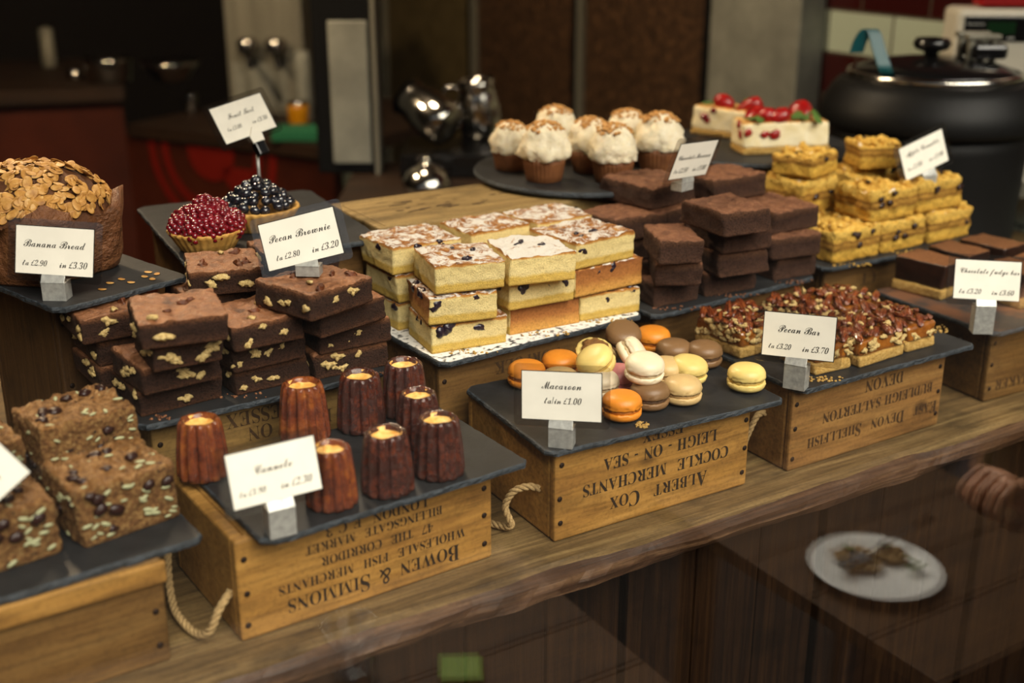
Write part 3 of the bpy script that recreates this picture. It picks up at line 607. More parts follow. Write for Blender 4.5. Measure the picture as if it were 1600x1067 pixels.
# ------------------------------------------------------------------ pecan brownies
G = 'pecan brownies stacked on the black slate'
hb = .0292; BZ = [Z2+k*.0300 for k in range(5)]
pb = [  # FL px, FR px, level, depth, label, nuts on front, left, top
 ((221,652),(349,622),0,.088,'pecan brownie at the foot of the front left stack, reddish front face',1,3,0),
 ((226,620),(349,590),1,.088,'pecan brownie second from the foot of the front left stack, nuts along its front',5,3,1),
 ((243,583),(353,563),2,.086,'pecan brownie third from the foot of the front left stack, cream nuts in its front',7,3,0),
 ((220,549),(359,531),3,.092,'large smooth topped pecan brownie crowning the front left stack',1,2,4),
 ((368,620),(482,592),0,.088,'pecan brownie at the foot of the front middle stack',3,1,0),
 ((364,584),(479,557),1,.088,'pecan brownie second from the foot of the front middle stack',5,1,0),
 ((366,552),(476,528),2,.092,'pecan brownie topping the front middle stack, one cream nut on its crust',3,1,5),
 ((494,594),(606,570),0,.088,'pecan brownie at the foot of the right hand stack, nuts along its top edge',5,1,0),
 ((499,554),(612,531),1,.088,'pecan brownie second from the foot of the right hand stack',3,0,0),
 ((506,530),(604,497),2,.086,'plain sided pecan brownie third from the foot of the right hand stack',0,0,0),
 ((486,503),(584,470),3,.090,'pecan brownie carrying the Pecan Brownie price card',2,4,6)]
for FL, FR, k, d, lab, nf, nl, nt in pb:
    t, w, d, h = block('pecan_brownie', lab, 'brownie', G, FL, BZ[k], d, hb, ['brownie_top', 'brownie_side'], FR=FR, amp=.0018, freq=90, top_amp=.0026, top_freq=60, r=.003)
    stick(t, NUT, [(rnd(.006, w-.006), .0006, h*rnd(.25, .8), 'f') for _ in range(nf)]+[(-.0002, rnd(.008, d-.01), h*rnd(.3, .8), 'l') for _ in range(nl)])
    stick(t, SKN+NUT[:1], [(rnd(.012, w-.012), rnd(.010, d-.012), h+.0006, 't') for _ in range(nt)])
back = [(( .266,1.291),0,.088,6,'pecan brownie at the foot of the rear left stack',0,3,0),((.268,1.291),1,.088,6,'pecan brownie second from the foot of the rear left stack',0,3,0),
        ((.252,1.283),2,.090,4,'pecan brownie topping the rear left stack, dark nut halves in its crust',3,4,6),
        ((.372,1.296),0,.085,2,'pecan brownie lowest behind the front middle stack',0,0,0),((.372,1.296),1,.085,2,'pecan brownie second behind the front middle stack',0,0,0),((.372,1.296),2,.085,2,'pecan brownie third behind the front middle stack',0,0,0),
        ((.374,1.292),3,.080,-14,'pecan brownie highest at the back below the raspberry tart, big cream nuts on its front',4,4,6),
        ((.476,1.302),0,.080,0,'pecan brownie lowest behind the right hand stack',0,0,0),((.476,1.302),1,.080,0,'pecan brownie second behind the right hand stack',0,0,0),((.474,1.304),2,.080,0,'pecan brownie third behind the right hand stack',0,0,0),
        ((.476,1.300),3,.082,3,'pecan brownie half hidden behind the Pecan Brownie price card',1,1,4)]
for loc, k, w, yaw, lab, nf, nl, nt in back:
    t, w, d, h = block('pecan_brownie', lab, 'brownie', G, None, BZ[k], .088 if k < 3 or loc[0] > .4 else .086, hb, ['brownie_top', 'brownie_side'], w=w, yaw=yaw, loc=(loc[0], loc[1], 0), amp=.0018, freq=90, top_amp=.0026, top_freq=60, r=.003)
    stick(t, NUT, [(rnd(.006, w-.006), .0006, h*rnd(.25, .8), 'f') for _ in range(nf)]+[(-.0002, rnd(.008, d-.01), h*rnd(.3, .8), 'l') for _ in range(nl)])
    stick(t, SKN+NUT[:1], [(rnd(.012, w-.012), rnd(.010, d-.012), h+.0006, 't') for _ in range(nt)])

# ------------------------------------------------------------------ blueberry slices
G = 'sugared blueberry slices stacked on the dusted slate'
CZ = [Z2+k*.0366 for k in range(4)]; hc = .0355
cs = [  # FL, FR, level, depth, berries on front, baked faces, label, sugar
 ((677,554),(792,535),0,.082,4,'','blueberry slice at the foot of the left front column, dark berries under its crust',1),
 ((669,510),(779,497),1,.084,4,'l','blueberry slice in the middle of the left front column with browned left side',1),
 ((679,461),(790,449),2,.086,0,'','blueberry slice topping the left front column, plain cut front',1),
 ((797,525),(905,504),0,.082,0,'f','blueberry slice at the foot of the middle column with browned front',1),
 ((795,486),(897,468),1,.082,4,'','blueberry slice in the centre of the middle column, three big berries',0),
 ((795,447),(899,436),2,.088,0,'','blueberry slice topping the middle column, thick white sugar with a hole',2),
 ((906,503),(999,487),0,.082,2,'','blueberry slice at the foot of the right front column, crumbs at its base',0),
 ((900,466),(1002,442),1,.082,2,'f','blueberry slice in the middle of the right front column with browned front',0),
 ((899,423),(989,402),2,.088,1,'','blueberry slice topping the right front column, cracked brown crust',1)]
for FL, FR, k, d, nb, bk, lab, su in cs:
    t, w, d, h = block('blueberry_slice', lab, 'cake slice', G, FL, CZ[k], d, hc, ['cake_top_white' if su == 2 else 'cake_top' if su else 'cake_top_bare', 'cake_side', 'cake_baked'], FR=FR, baked=bk, amp=.0012, freq=130, top_amp=.0030, top_freq=48, r=.0018)
    stick(t, BAKEDB, [(rnd(.01, w-.01), .0030, h*rnd(.66, .88), 'f') for _ in range(nb)]+[(.0030, rnd(.01, d-.01), h*rnd(.7, .88), 'l') for _ in range(nb//2)], sc_=(.8, 1.4))
    stick(t, BAKEDB, [(rnd(.02, w-.02), rnd(.015, d-.02), h-.0012, 't') for _ in range(3)], sc_=(.6, .8))
bk_ = [((.632,1.303),0,.094,.078,2,'blueberry slice at the foot of the rear left column'),((.630,1.302),1,.094,.08,2,'blueberry slice in the middle of the rear left column'),((.626,1.300),2,.098,.086,2,'blueberry slice topping the rear left column, two dark berries at the front edge'),
       ((.742,1.310),0,.09,.078,0,'blueberry slice lowest at the rear middle'),((.742,1.310),1,.09,.078,0,'blueberry slice second at the rear middle'),((.741,1.310),2,.09,.078,0,'shaded blueberry slice on top at the rear middle'),
       ((.838,1.312),0,.09,.078,0,'blueberry slice lowest at the rear right'),((.838,1.312),1,.09,.078,0,'blueberry slice second at the rear right'),((.838,1.312),2,.092,.078,0,'blueberry slice on top at the rear right, brown lumpy crust')]
for loc, k, w, d, nb, lab in bk_:
    t, w, d, h = block('blueberry_slice', lab, 'cake slice', G, None, CZ[k], d, hc, ['cake_top', 'cake_side', 'cake_baked'], w=w, yaw=4, loc=(loc[0], loc[1], 0), amp=.0012, freq=130, top_amp=.0030, top_freq=48, r=.0018)
    stick(t, BAKEDB, [(w*(.35+.35*i), .0015, h*rnd(.72, .86)+0, 'f') for i in range(nb)]+[(.0015, rnd(.01, d-.01), h*.8, 'l') for _ in range(nb//2)], sc_=(.8, 1.2))

# ------------------------------------------------------------------ chocolate brownies
G = 'chocolate brownies piled on the black slate'
FZ = [Z2+k*.0336 for k in range(5)]; hf = .0325
fb = [((1024,481),(1079,471),0,.085,'chocolate brownie at the foot of the left column beside the blueberry slices',.072),
 ((1024,448),(1100,447),1,.088,'chocolate brownie second up in the left column, rounded front',None),
 ((1033,414),(1098,411),2,.090,'chocolate brownie topping the left column, cracked sloping front',None),
 ((1104,464),(1184,450),0,.085,'chocolate brownie at the foot of the middle column',None),
 ((1120,434),(1201,424),1,.088,'chocolate brownie second up in the middle column',None),
 ((1131,398),(1203,388),2,.090,'chocolate brownie third up in the middle column',.078),
 ((1129,372),(1203,360),3,.094,'chocolate brownie topping the middle column, smooth slab catching the light',.082),
 ((1213,440),(1275,429),0,.085,'chocolate brownie at the foot of the right column',None),
 ((1204,408),(1279,398),1,.088,'chocolate brownie second up in the right column',.084),
 ((1206,368),(1282,352),2,.090,'chocolate brownie topping the right column, dark broken corner',.090)]
for FL, FR, k, d, lab, w in fb:
    block('chocolate_brownie', lab, 'brownie', G, FL, FZ[k], d, hf, ['fudge_top', 'fudge_side'], FR=FR, w=w, amp=.0020, freq=70, top_amp=.0026, top_freq=45, r=.0045, jit=.004)
fbk = [((.955,1.300),0,.085,'chocolate brownie lowest at the rear left of its pile'),((.955,1.300),1,.085,'chocolate brownie second up at the rear left of its pile'),((.953,1.296),2,.092,'chocolate brownie topping the rear left of its pile, crust split along the edge'),
       ((1.048,1.310),0,.085,'chocolate brownie lowest at the rear middle of its pile'),((1.048,1.310),1,.085,'chocolate brownie second up at the rear middle of its pile'),((1.047,1.308),2,.09,'chocolate brownie third up at the rear middle of its pile'),((1.026,1.255),3,.095,'chocolate brownie leaning at the rear under the Chocolate Brownie price card'),
       ((1.146,1.315),0,.085,'chocolate brownie lowest at the rear right of its pile'),((1.146,1.315),1,.085,'chocolate brownie second up at the rear right of its pile'),((1.146,1.314),2,.09,'chocolate brownie third up at the rear right of its pile'),((1.130,1.300),3,.10,'chocolate brownie highest at the rear right of its pile, layered edge')]
for loc, k, w, lab in fbk:
    block('chocolate_brownie', lab, 'brownie', G, None, FZ[k], .082 if loc[0] != 1.026 else .1, hf, ['fudge_top', 'fudge_side'], w=w, yaw=4 if loc[0] != 1.026 else 8, loc=(loc[0], loc[1]+(.06 if loc[0] == 1.026 else 0), 0), amp=.0020, freq=70, top_amp=.0026, top_freq=45, r=.0045, jit=.004)

# ------------------------------------------------------------------ pecan bars
G = 'glazed pecan bars on the black slate'
def pecan_bar(loc, w, d, yaw, lab, nside=8, caramel_front=False):
    t = thing('pecan_bar', lab, 'pecan bar', (loc[0], loc[1], Z1+.0003), R_(yaw), G)
    link('biscuit_base', slab_mesh('biscuit_base', w, d, .014, ['biscuit', 'biscuit'], seed=rnd(0, 9), amp=.0014, freq=90, r=.003), t)
    link('caramel', slab_mesh('caramel', w-.002, d-.002, .020, ['caramel', 'caramel'], seed=rnd(0, 9), amp=.0016, freq=50, r=.005), t, loc=(.001, .001, .0135))
    nx, ny = max(3, int(w/.0105)), max(3, int(d/.0195))
    for i in range(nx):
        for j in range(ny):
            x = (i+.5)*w/nx+rnd(-.003, .003); y = (j+.5)*d/ny+rnd(-.003, .003)
            o = link('pecan', random.choice(PEC), t); o.location = (x, y, .0355+rnd(-.001, .004)); o.rotation_euler = (rnd(-.4, .4), rnd(-.6, .6), R_(-40)+rnd(-.35, .35)); o.scale = (rnd(.85, 1.15),)*3
    stick(t, NUT, [(rnd(.004, w-.004), .0, rnd(.018, .034), 'f') for _ in range(nside)]+[(.0, rnd(.004, d-.004), rnd(.015, .036), 'l') for _ in range(nside)], sc_=(.7, 1.2))
    stick(t, NUT, [(rnd(.008, w-.008), rnd(.008, d-.008), .0395, 't') for _ in range(nside)], sc_=(.6, 1.0))
    return t
pecan_bar((.992, 1.080), .098, .085, 2, 'pecan bar at the left end of its slate, crumbly nutty side beside the macarons', 16)
pecan_bar((1.031, .990), .058, .066, -3, 'small pecan bar sticking out right of the Pecan Bar price card', 6)
pecan_bar((1.097, .980), .083, .088, 3, 'pecan bar at the front right with crumbly biscuit corner', 10)
pecan_bar((1.186, .986), .056, .088, 2, 'pecan bar at the right end with caramel running down its front', 3)
pecan_bar((1.099, 1.082), .066, .080, 2, 'pecan bar in the back row behind the Pecan Bar price card', 8)
pecan_bar((1.172, 1.084), .070, .078, 0, 'pecan bar in the back row at the right, one nut half standing up', 8)

# ------------------------------------------------------------------ fudge bars
G = 'cocoa dusted fudge bars on the right hand slate'
def fudge_bar(loc, yaw, lab, w=.078, d=.062):
    t = thing('fudge_bar', lab, 'fudge bar', (loc[0], loc[1], Z1+.0003), R_(yaw), G)
    link('biscuit_base', slab_mesh('biscuit_base', w, d, .015, ['biscuit', 'biscuit'], seed=rnd(0, 9), amp=.0012, freq=90, r=.003), t)
    link('ganache', slab_mesh('ganache', w-.001, d-.001, .036, ['cocoa', 'ganache'], seed=rnd(0, 9), amp=.0008, freq=40, r=.0035, top_amp=.001), t, loc=(.0005, .0005, .0152))
fudge_bar((1.392, 1.108), 8, 'chocolate fudge bar nearest the crumble slices, thick ganache on biscuit', .060, .082)
fudge_bar((1.468, 1.126), 6, 'chocolate fudge bar second from the left behind the fudge price card', .058, .074)
fudge_bar((1.542, 1.122), 7, 'chocolate fudge bar third from the left with a sharp lit corner', .060, .078)
fudge_bar((1.606, 1.035), 7, 'chocolate fudge bar farthest right at the picture edge', .045, .07)
fudge_bar((1.456, 1.024), 4, 'chocolate fudge bar in front showing biscuit crumbs under the price card', .066, .07)
fudge_bar((1.532, 1.028), 5, 'chocolate fudge bar hidden behind the right side of the fudge price card', .060, .07)

# ------------------------------------------------------------------ oat slices
G = 'oat slices with seeds on the left hand slate'
def oat_slice(loc, w, d, h, yaw, lab, z=Z1):
    t, w, d, h = block('oat_slice', lab, 'oat slice', G, None, z+.0003, d, h, ['oat_top', 'oat'], w=w, yaw=yaw, loc=(loc[0], loc[1], 0), amp=.0030, freq=110, top_amp=.0055, top_freq=70, r=.005)
    stick(t, [SEED], [(rnd(.006, w-.006), -.0012, h*rnd(.1, .9), 'f') for _ in range(26)]+[(-.0012, rnd(.006, d-.006), h*rnd(.1, .9), 'l') for _ in range(8)]+[(rnd(.006, w-.006), rnd(.006, d-.006), h+.001, 't') for _ in range(12)], sc_=(.55, .95))
    stick(t, RAISIN, [(rnd(.01, w-.01), -.0006, h*rnd(.15, .9), 'f') for _ in range(7)]+[(rnd(.01, w-.01), rnd(.01, d-.01), h+.001, 't') for _ in range(7)]+[(-.0006, rnd(.01, d-.01), h*rnd(.2, .8), 'l') for _ in range(2)], sc_=(.8, 1.3))
oat_slice((.176, 1.020), .096, .088, .054, 9, 'oat slice in front of the canelé slate, sharp seeded front face')
oat_slice((.060, 1.010), .102, .088, .054, 7, 'oat slice cut by the left picture edge')
oat_slice((.170, 1.118), .096, .080, .078, 9, 'oat slice behind, higher and rough topped', Z1)
oat_slice((.060, 1.112), .100, .080, .070, 9, 'oat slice behind the tipped price card', Z1)

# ------------------------------------------------------------------ apple crumble slices
G = 'apple crumble slices piled on the far right slate'
VZ = [Z2, Z2+.0505, Z2+.101]
def crumble(loc, z, w, d, h, yaw, lab, nr=3, tilt=None):
    t, w, d, h = block('crumble_slice', lab, 'crumble slice', G, None, z+.0003, d, h, ['crumb_top', 'crumb_side'], w=w, yaw=yaw, loc=(loc[0], loc[1], 0), amp=.0036, freq=70, top_amp=.0065, top_freq=70, r=.006, tilt=tilt)
    for _ in range(22):
        v, f = ball(rnd(.004, .009), rnd(.004, .009), rnd(.003, .007), 10, 7, lambda p: .4*noise.noise(Vector(p)*220)); o = MB().add(v, f).obj('crumble_lump', 'crumb_top', t); o.location = (rnd(.008, w-.008), rnd(.008, d-.008), h+rnd(0, .003))
    stick(t, RAISIN, [(rnd(.01, w-.01), -.002, h*rnd(.45, .9), 'f') for _ in range(nr)]+[(rnd(.01, w-.01), rnd(.01, d-.01), h+.003, 't') for _ in range(2)], sc_=(.8, 1.1))
crumble((1.303, 1.234), VZ[0], .098, .080, .047, 2, 'apple crumble slice at the front left foot of the pile with raisins and smooth crust', 5)
crumble((1.405, 1.236), VZ[0], .100, .080, .047, 2, 'apple crumble slice at the front middle foot of the pile', 4)
crumble((1.510, 1.238), VZ[0], .100, .080, .047, 2, 'apple crumble slice at the front right foot of the pile, plain yellow side', 1)
crumble((1.300, 1.322), VZ[0], .098, .078, .047, 2, 'apple crumble slice lowest at the rear left of the pile', 0)
crumble((1.405, 1.324), VZ[0], .098, .078, .047, 2, 'apple crumble slice lowest at the rear middle of the pile', 0)
crumble((1.510, 1.326), VZ[0], .098, .078, .047, 2, 'apple crumble slice lowest at the rear right of the pile', 0)
crumble((1.380, 1.240), VZ[1], .100, .078, .045, 0, 'apple crumble slice on the second tier at the front, layered apple filling', 4)
crumble((1.486, 1.243), VZ[1], .100, .078, .047, 2, 'apple crumble slice on the second tier at the right under the Apple Crumble card', 3)
crumble((1.322, 1.326), VZ[1], .086, .078, .050, 8, 'apple crumble slice on the second tier at the rear left, dusted with sugar', 2)
crumble((1.428, 1.328), VZ[1], .092, .078, .050, 0, 'apple crumble slice on the second tier at the rear middle', 1)
crumble((1.336, 1.320), VZ[2]+.006, .085, .07, .030, 20, 'broken apple crumble slice on top at the rear left with sugary peak', 1)
crumble((1.440, 1.325), VZ[2]+.008, .07, .062, .036, -20, 'apple crumble chunk on top with its brown underside turned up', 0)

# ------------------------------------------------------------------ macarons
MC = {'orange': ('e08a2a', 'c9741c'), 'brown': ('80603f', '5b402a'), 'tan': ('d2b27a', 'c49c62'), 'pink': ('c57f7e', 'a96264'), 'cream': ('ecdcbc', 'dcc49a'), 'yellow': ('e8cd7c', 'd9b862')}
MM = {}
for k, (a, f) in MC.items():
    c0 = hexc(a); dk = tuple(x*.86 for x in c0[:3])+(1,)
    M['mac_'+k] = speck(k+'_macaron_shell', [(.35, dk), (.65, c0)], 30, rough=.38, bump=.12, bscale=300, spec=.4, sss=.05)
    M['macf_'+k] = speck(k+'_macaron_filling', [(.3, tuple(x*.75 for x in hexc(f)[:3])+(1,)), (.7, f)], 160, rough=.6, bump=.5)
    def shell(up, seed):
        R = .0225
        if up: pf = [(R*.80, .0002), (R*.97, .0005), (R*1.0, .0022), (R*.985, .004), (R*.99, .0048), (R*.975, .0072), (R*.90, .0105), (R*.76, .0131), (R*.55, .0148), (R*.3, .0156), (R*.08, .0158)]
        else: pf = [(R*.10, 0), (R*.5, .0002), (R*.76, .0012), (R*.91, .003), (R*.985, .0055), (R*.99, .0068), (R*1.0, .0092), (R*.97, .0106), (R*.8, .011)]
        foot = (1, 2, 3) if up else (6, 7)
        def md(a, r, z, j):
            if j in foot: return r*(1+.06*noise.noise(Vector((math.cos(a)*9+seed, math.sin(a)*9, j*2.1)))+.05*noise.noise(Vector((math.cos(a)*26, math.sin(a)*26+seed, j*3)))), z+.0016*noise.noise(Vector((math.cos(a)*16, math.sin(a)*16, j+seed)))
            return r, z
        vs, fs = lathe(pf, 56, md); b = MB(); b.add(vs, fs); return b.mesh('shell', 'mac_'+k)
    fb_ = MB(); fb_.add(*lathe([(.0195, 0), (.0207, .0015), (.0203, .003), (.0195, .0045)], 40, lambda a, r, z, j: (r*(1+.03*noise.noise(Vector((math.cos(a)*6, math.sin(a)*6, j)))), z)))
    MM[k] = (shell(True, 1.0), shell(False, 4.0), fb_.mesh('filling', 'macf_'+k))
def macaron(kind, u, v, z, label, tilt=0, az=0, s=1.0, dz=0):
    P = at(u, v, z) if not isinstance(u, tuple) else Vector(u)
    t = thing('macaron', label, 'macaron', P, 0, 'macarons heaped on the black slate')
    # tilt leans the top towards azimuth az (degrees, 0 = +x)
    t.rotation_euler = (Matrix.Rotation(R_(az), 3, 'Z') @ Matrix.Rotation(R_(tilt), 3, 'Y') @ Matrix.Rotation(rnd(0, 6), 3, 'Z')).to_euler()
    t.scale = (s,)*3
    if tilt: t.location = P + Vector((0, 0, .0225*s*abs(math.sin(R_(tilt)))))
    a, b, f = MM[kind]; link('bottom_shell', b, t); link('filling', f, t, loc=(0, 0, .0104)); link('top_shell', a, t, loc=(0, 0, .0144)); return t
zm = Z1+.0003
macaron('orange', 971, 652, zm, 'orange macaron in front beside the right edge of its price card')
macaron('brown', 1014, 635, zm, 'brown macaron between the front orange one and the tan one')
macaron('tan', 1065, 627, zm, 'tan macaron at the front right of the heap')
macaron('pink', 966, 609, zm, 'pink macaron under the cream one, behind the front orange one')
macaron('cream', tuple(at(1005, 596, zm+.026)), 0, 0, 'cream macaron lying on top in the middle of the heap', tilt=8, az=-100)
macaron('cream', (.826, 1.100, zm+.004), 0, 0, 'cream macaron standing on its edge at the back', tilt=58, az=-28)
macaron('yellow', (.786, 1.090, zm+.012), 0, 0, 'yellow macaron leaning over the top right corner of the price card', tilt=28, az=175)
macaron('orange', 1019, 546, zm+.001, 'orange macaron at the very back of the heap, brightest one')
macaron('brown', (.872, 1.165, zm+.006), 0, 0, 'brown macaron at the back left of the heap, tilted to show its smooth top', tilt=24, az=-110)
macaron('brown', 1052, 567, zm, 'brown macaron between the back orange one and the yellow one')
macaron('brown', 1099, 570, zm, 'brown macaron at the back right of the heap')
macaron('yellow', tuple(at(1073, 597, zm)), 0, 0, 'yellow macaron right of the heap behind the tan one', tilt=6, az=-60)
macaron('yellow', 1165, 607, zm, 'yellow macaron alone at the right end of the slate')
macaron('orange', 823, 602, zm, 'orange macaron at the left end peeping out behind the price card')
macaron('orange', (.770, 1.150, zm), 0, 0, 'orange macaron at the back left mostly behind its neighbours')
macaron('tan', (.738, 1.102, zm), 0, 0, 'tan macaron just showing over the top edge of the price card')
macaron('tan', 1040, 597, zm, 'pale macaron mostly hidden under the cream one')
macaron('cream', 938, 617, zm, 'cream macaron mostly hidden behind the right edge of the price card')
# a broken one, filling side up
t = thing('macaron_half', 'broken yellow macaron half with brown filling facing up', 'macaron', (.812, 1.140, zm+.020), 0, 'macarons heaped on the black slate')
t.rotation_euler = (Matrix.Rotation(R_(-120), 3, 'Z') @ Matrix.Rotation(R_(22), 3, 'Y')).to_euler()
link('bottom_shell', MM['yellow'][1], t)
v, f = ball(.017, .017, .005, 26, 10, lambda p: .25*noise.noise(Vector(p)*220)); MB().add(v, f).obj('filling', speck('brown_macaron_cream', [(.3, '5e3c1c'), (.7, '8a6030')], 150, rough=.6, bump=.8), t, loc=(0, 0, .0125))
macaron('tan', (.818, 1.140, zm), 0, 0, 'tan macaron buried under the broken yellow half')

# ------------------------------------------------------------------ canelés
def canele_mesh(seed):
    pf = [(.0225, 0), (.0252, .0018), (.0256, .006), (.0250, .015), (.0240, .027), (.0230, .038), (.0218, .048), (.0208, .054), (.0199, .0578), (.0183, .0604), (.0165, .0610), (.0149, .0594), (.0136, .0566), (.0126, .0540)]
    def md(a, r, z, j):
        fl = 1-.20*(abs(math.cos(a*6))**5)*(1 if 1 < j < 9 else .5 if j < 10 else 0)
        n = .022*noise.noise(Vector((math.cos(a)*3+seed, math.sin(a)*3, z*70)))+.012*noise.noise(Vector((math.cos(a)*12, math.sin(a)*12+seed, z*260)))
        return r*fl*(1+n), z*(1+.02*noise.noise(Vector((math.cos(a)*1.3+seed, math.sin(a)*1.3, 3))))
    return lathe(pf, 144, md, True, False)
CAN = {}
for i, mt in enumerate(('canele', 'canele_light', 'canele')):
    b = MB(); b.add(*canele_mesh(i*6.3)); CAN[i] = b.mesh('crust', mt)
b = MB(); b.add(*lathe([(.0150, .0592), (.0136, .0560), (.0105, .0540), (.006, .0530), (.001, .0528)], 40, lambda a, r, z, j: (r, z+.0006*noise.noise(Vector((math.cos(a)*2, math.sin(a)*2, j)))), False, True)); CUS = b.mesh('custard_hollow', 'custard')
for u, v, s, i, lab in [(319, 741, 1.03, 1, 'amber canelé standing alone at the left of the slate'), (477, 684, 1.08, 1, 'amber canelé just behind the Cannele price card, custard hollow glowing'), (565, 667, 1.06, 0, 'dark glossy canelé in the back row next to the brownie slate'),
                        (633, 645, 1.04, 2, 'dark canelé farthest back in the corner'), (655, 692, .98, 0, 'dark canelé half hidden behind the right hand one'), (686, 738, 1.03, 0, 'brown canelé at the right end with bright custard hollow'),
                        (606, 764, 1.05, 2, 'very dark canelé at the front middle'), (519, 785, 1.0, 1, 'reddish amber canelé at the front beside the steel card holder')]:
    t = thing('canele', lab, 'canelé', at(u, v, Z1+.0003), rnd(0, 6), 'canelés on the black slate'); t.scale = (s, s, s*.97)
    link('crust', CAN[i], t); link('custard_hollow', CUS, t)

# ------------------------------------------------------------------ cupcakes
b = MB()
pf = [(.0235, 0), (.0245, .001), (.0265, .012), (.0285, .024), (.0302, .034)]
b.add(*lathe(pf, 120, lambda a, r, z, j: (r*(1+.028*math.cos(a*30)*(.4+.15*j)), z), True, True)); CASE = b.mesh('paper_case', 'case_paper')
def frost(seed):
    pf = [(.0285, .030), (.0325, .032), (.0342, .037), (.0340, .043), (.0330, .049), (.0318, .055), (.0298, .061), (.0268, .067), (.0222, .073), (.0150, .078), (.006, .0805)]
    def md(a, r, z, j):
        n = noise.noise(Vector((math.cos(a)*1.8+seed, math.sin(a)*1.8, z*95)))*.20+noise.noise(Vector((math.cos(a)*4+seed, math.sin(a)*4, z*260)))*.12
        return r*(1+n), z+.003*noise.noise(Vector((math.cos(a)*2, math.sin(a)*2+seed, 9)))*(1 if j < 3 else .6)
    b = MB(); b.add(*lathe(pf, 64, md)); return b.mesh('frosting', 'frosting')
FRO = [frost(i*4.7) for i in range(4)]
def crumb_patch(seed, n=80):
    rg = random.Random(seed); b = MB()
    for _ in range(n):
        a = rg.uniform(0, 2*PI); r = .025*math.sqrt(rg.random()); z = float(np.interp(r, [0, .006, .015, .0225, .0272], [.0825, .0815, .079, .0742, .067])); s = rg.uniform(.0012, .0036)
        v, f = ball(s*1.3, s, s*.8, 6, 4, lambda p: .4*noise.noise(Vector(p)*900)); b.add(v, f, 0, Matrix.Translation((r*math.cos(a), r*math.sin(a), z)) @ Matrix.Rotation(a, 4, 'Z'))
    return b.mesh('crumb_sprinkle', 'crumbs')
CRM = [crumb_patch(i) for i in range(3)]
for i, (u, v, s, lab) in enumerate([(797, 264, .90, 'cupcake at the left end of the round slate'), (850, 281, 1.06, 'cupcake at the front left with a smooth bulge of white frosting'), (867, 249, 1.04, 'cupcake at the back left, tallest heap of crumbs'),
        (921, 267, 1.0, 'cupcake in the middle with frosting tipped to the left'), (957, 283, 1.04, 'cupcake frontmost with coarse crumbs and a floury case'), (978, 252, 1.0, 'cupcake at the back right with smooth pale frosting'), (1028, 266, 1.08, 'cupcake at the right end beside the Chocolate Brownie price card')]):
    t = thing('cupcake', lab, 'cupcake', at(u, v, .2622), rnd(0, 6), 'frosted cupcakes on the round slate'); t.scale = (s, s, s)
    link('paper_case', CASE, t); link('frosting', FRO[i % 4], t); c = link('crumb_sprinkle', CRM[i % 3], t); c['kind'] = 'stuff'

# ------------------------------------------------------------------ fruit tarts
def tart_shell(R=.047, h=.024):
    pf = [(R*.66, 0), (R*.70, .001), (R*.84, h*.5), (R*.95, h*.86), (R*1.0, h), (R*.985, h*1.09), (R*.93, h*1.05), (R*.88, h*.82), (R*.5, h*.7), (R*.02, h*.7)]
    def md(a, r, z, j): return r*(1+(.022*math.cos(a*28) if 0 < j < 5 else 0)+.012*noise.noise(Vector((math.cos(a)*4, math.sin(a)*4, j)))), z+(.0012*noise.noise(Vector((math.cos(a)*7, math.sin(a)*7, j))) if j > 3 else 0)
    b = MB(); b.add(*lathe(pf, 140, md)); return b.mesh('pastry_shell', 'pastry')
TS = tart_shell()
def rasp_mesh(seed):
    b = MB(); n = 46
    for i in range(n):
        z = 1-2*(i+.5)/n; r = math.sqrt(1-z*z); a = i*2.39996+seed
        c = Vector((r*math.cos(a)*.0100, r*math.sin(a)*.0100, z*.0108)); v, f = ball(.0031, .0031, .0031, 8, 6); b.add(v, f, 0, Matrix.Translation(c))
    b.add(*ball(.0096, .0096, .0104, 14, 9)); return b.mesh('raspberry', 'rasp')
RS = [rasp_mesh(i) for i in range(2)]
P = at(329, 390, ZT); P.y += .01
t = thing('raspberry_tart', 'round pastry tart heaped with glazed red raspberries', 'fruit tart', (P.x, P.y, ZT+.0003), 0, 'fruit tarts on the black slate'); t.scale = (1.0,)*3
for ring, n, z, r in ((0, 8, .029, .032), (1, 5, .039, .0175), (2, 1, .049, .0)):
    for k in range(n):
        a = 2*PI*k/n+ring*.4+rnd(-.1, .1); o = link('raspberry', random.choice(RS), t, (r*math.cos(a), r*math.sin(a), z+rnd(-.002, .002)), (rnd(-.6, .6), rnd(-.6, .6), rnd(0, 6))); o.scale = (rnd(1.28, 1.45),)*3
link('pastry_shell', TS, t)
P2 = at(415, 385, ZT); 
t = thing('blueberry_tart', 'round pastry tart piled with shiny dark blueberries behind the Pecan Brownie card', 'fruit tart', (.533, 1.506, ZT+.0003), 0, 'fruit tarts on the black slate'); t.scale = (1.12,)*3
link('pastry_shell', TS, t)
for ring, n, z, r in ((0, 19, .029, .037), (1, 16, .036, .029), (2, 12, .043, .0205), (3, 7, .049, .012), (4, 2, .054, .004)):
    for k in range(n):
        a = 2*PI*k/n+ring*.3+rnd(-.08, .08); o = link('blueberry', random.choice(BB), t, (r*math.cos(a), r*math.sin(a), z+rnd(-.0015, .002)), (rnd(-1.1, 1.1), rnd(-1.1, 1.1), rnd(0, 6))); o.scale = (rnd(.9, 1.1),)*3

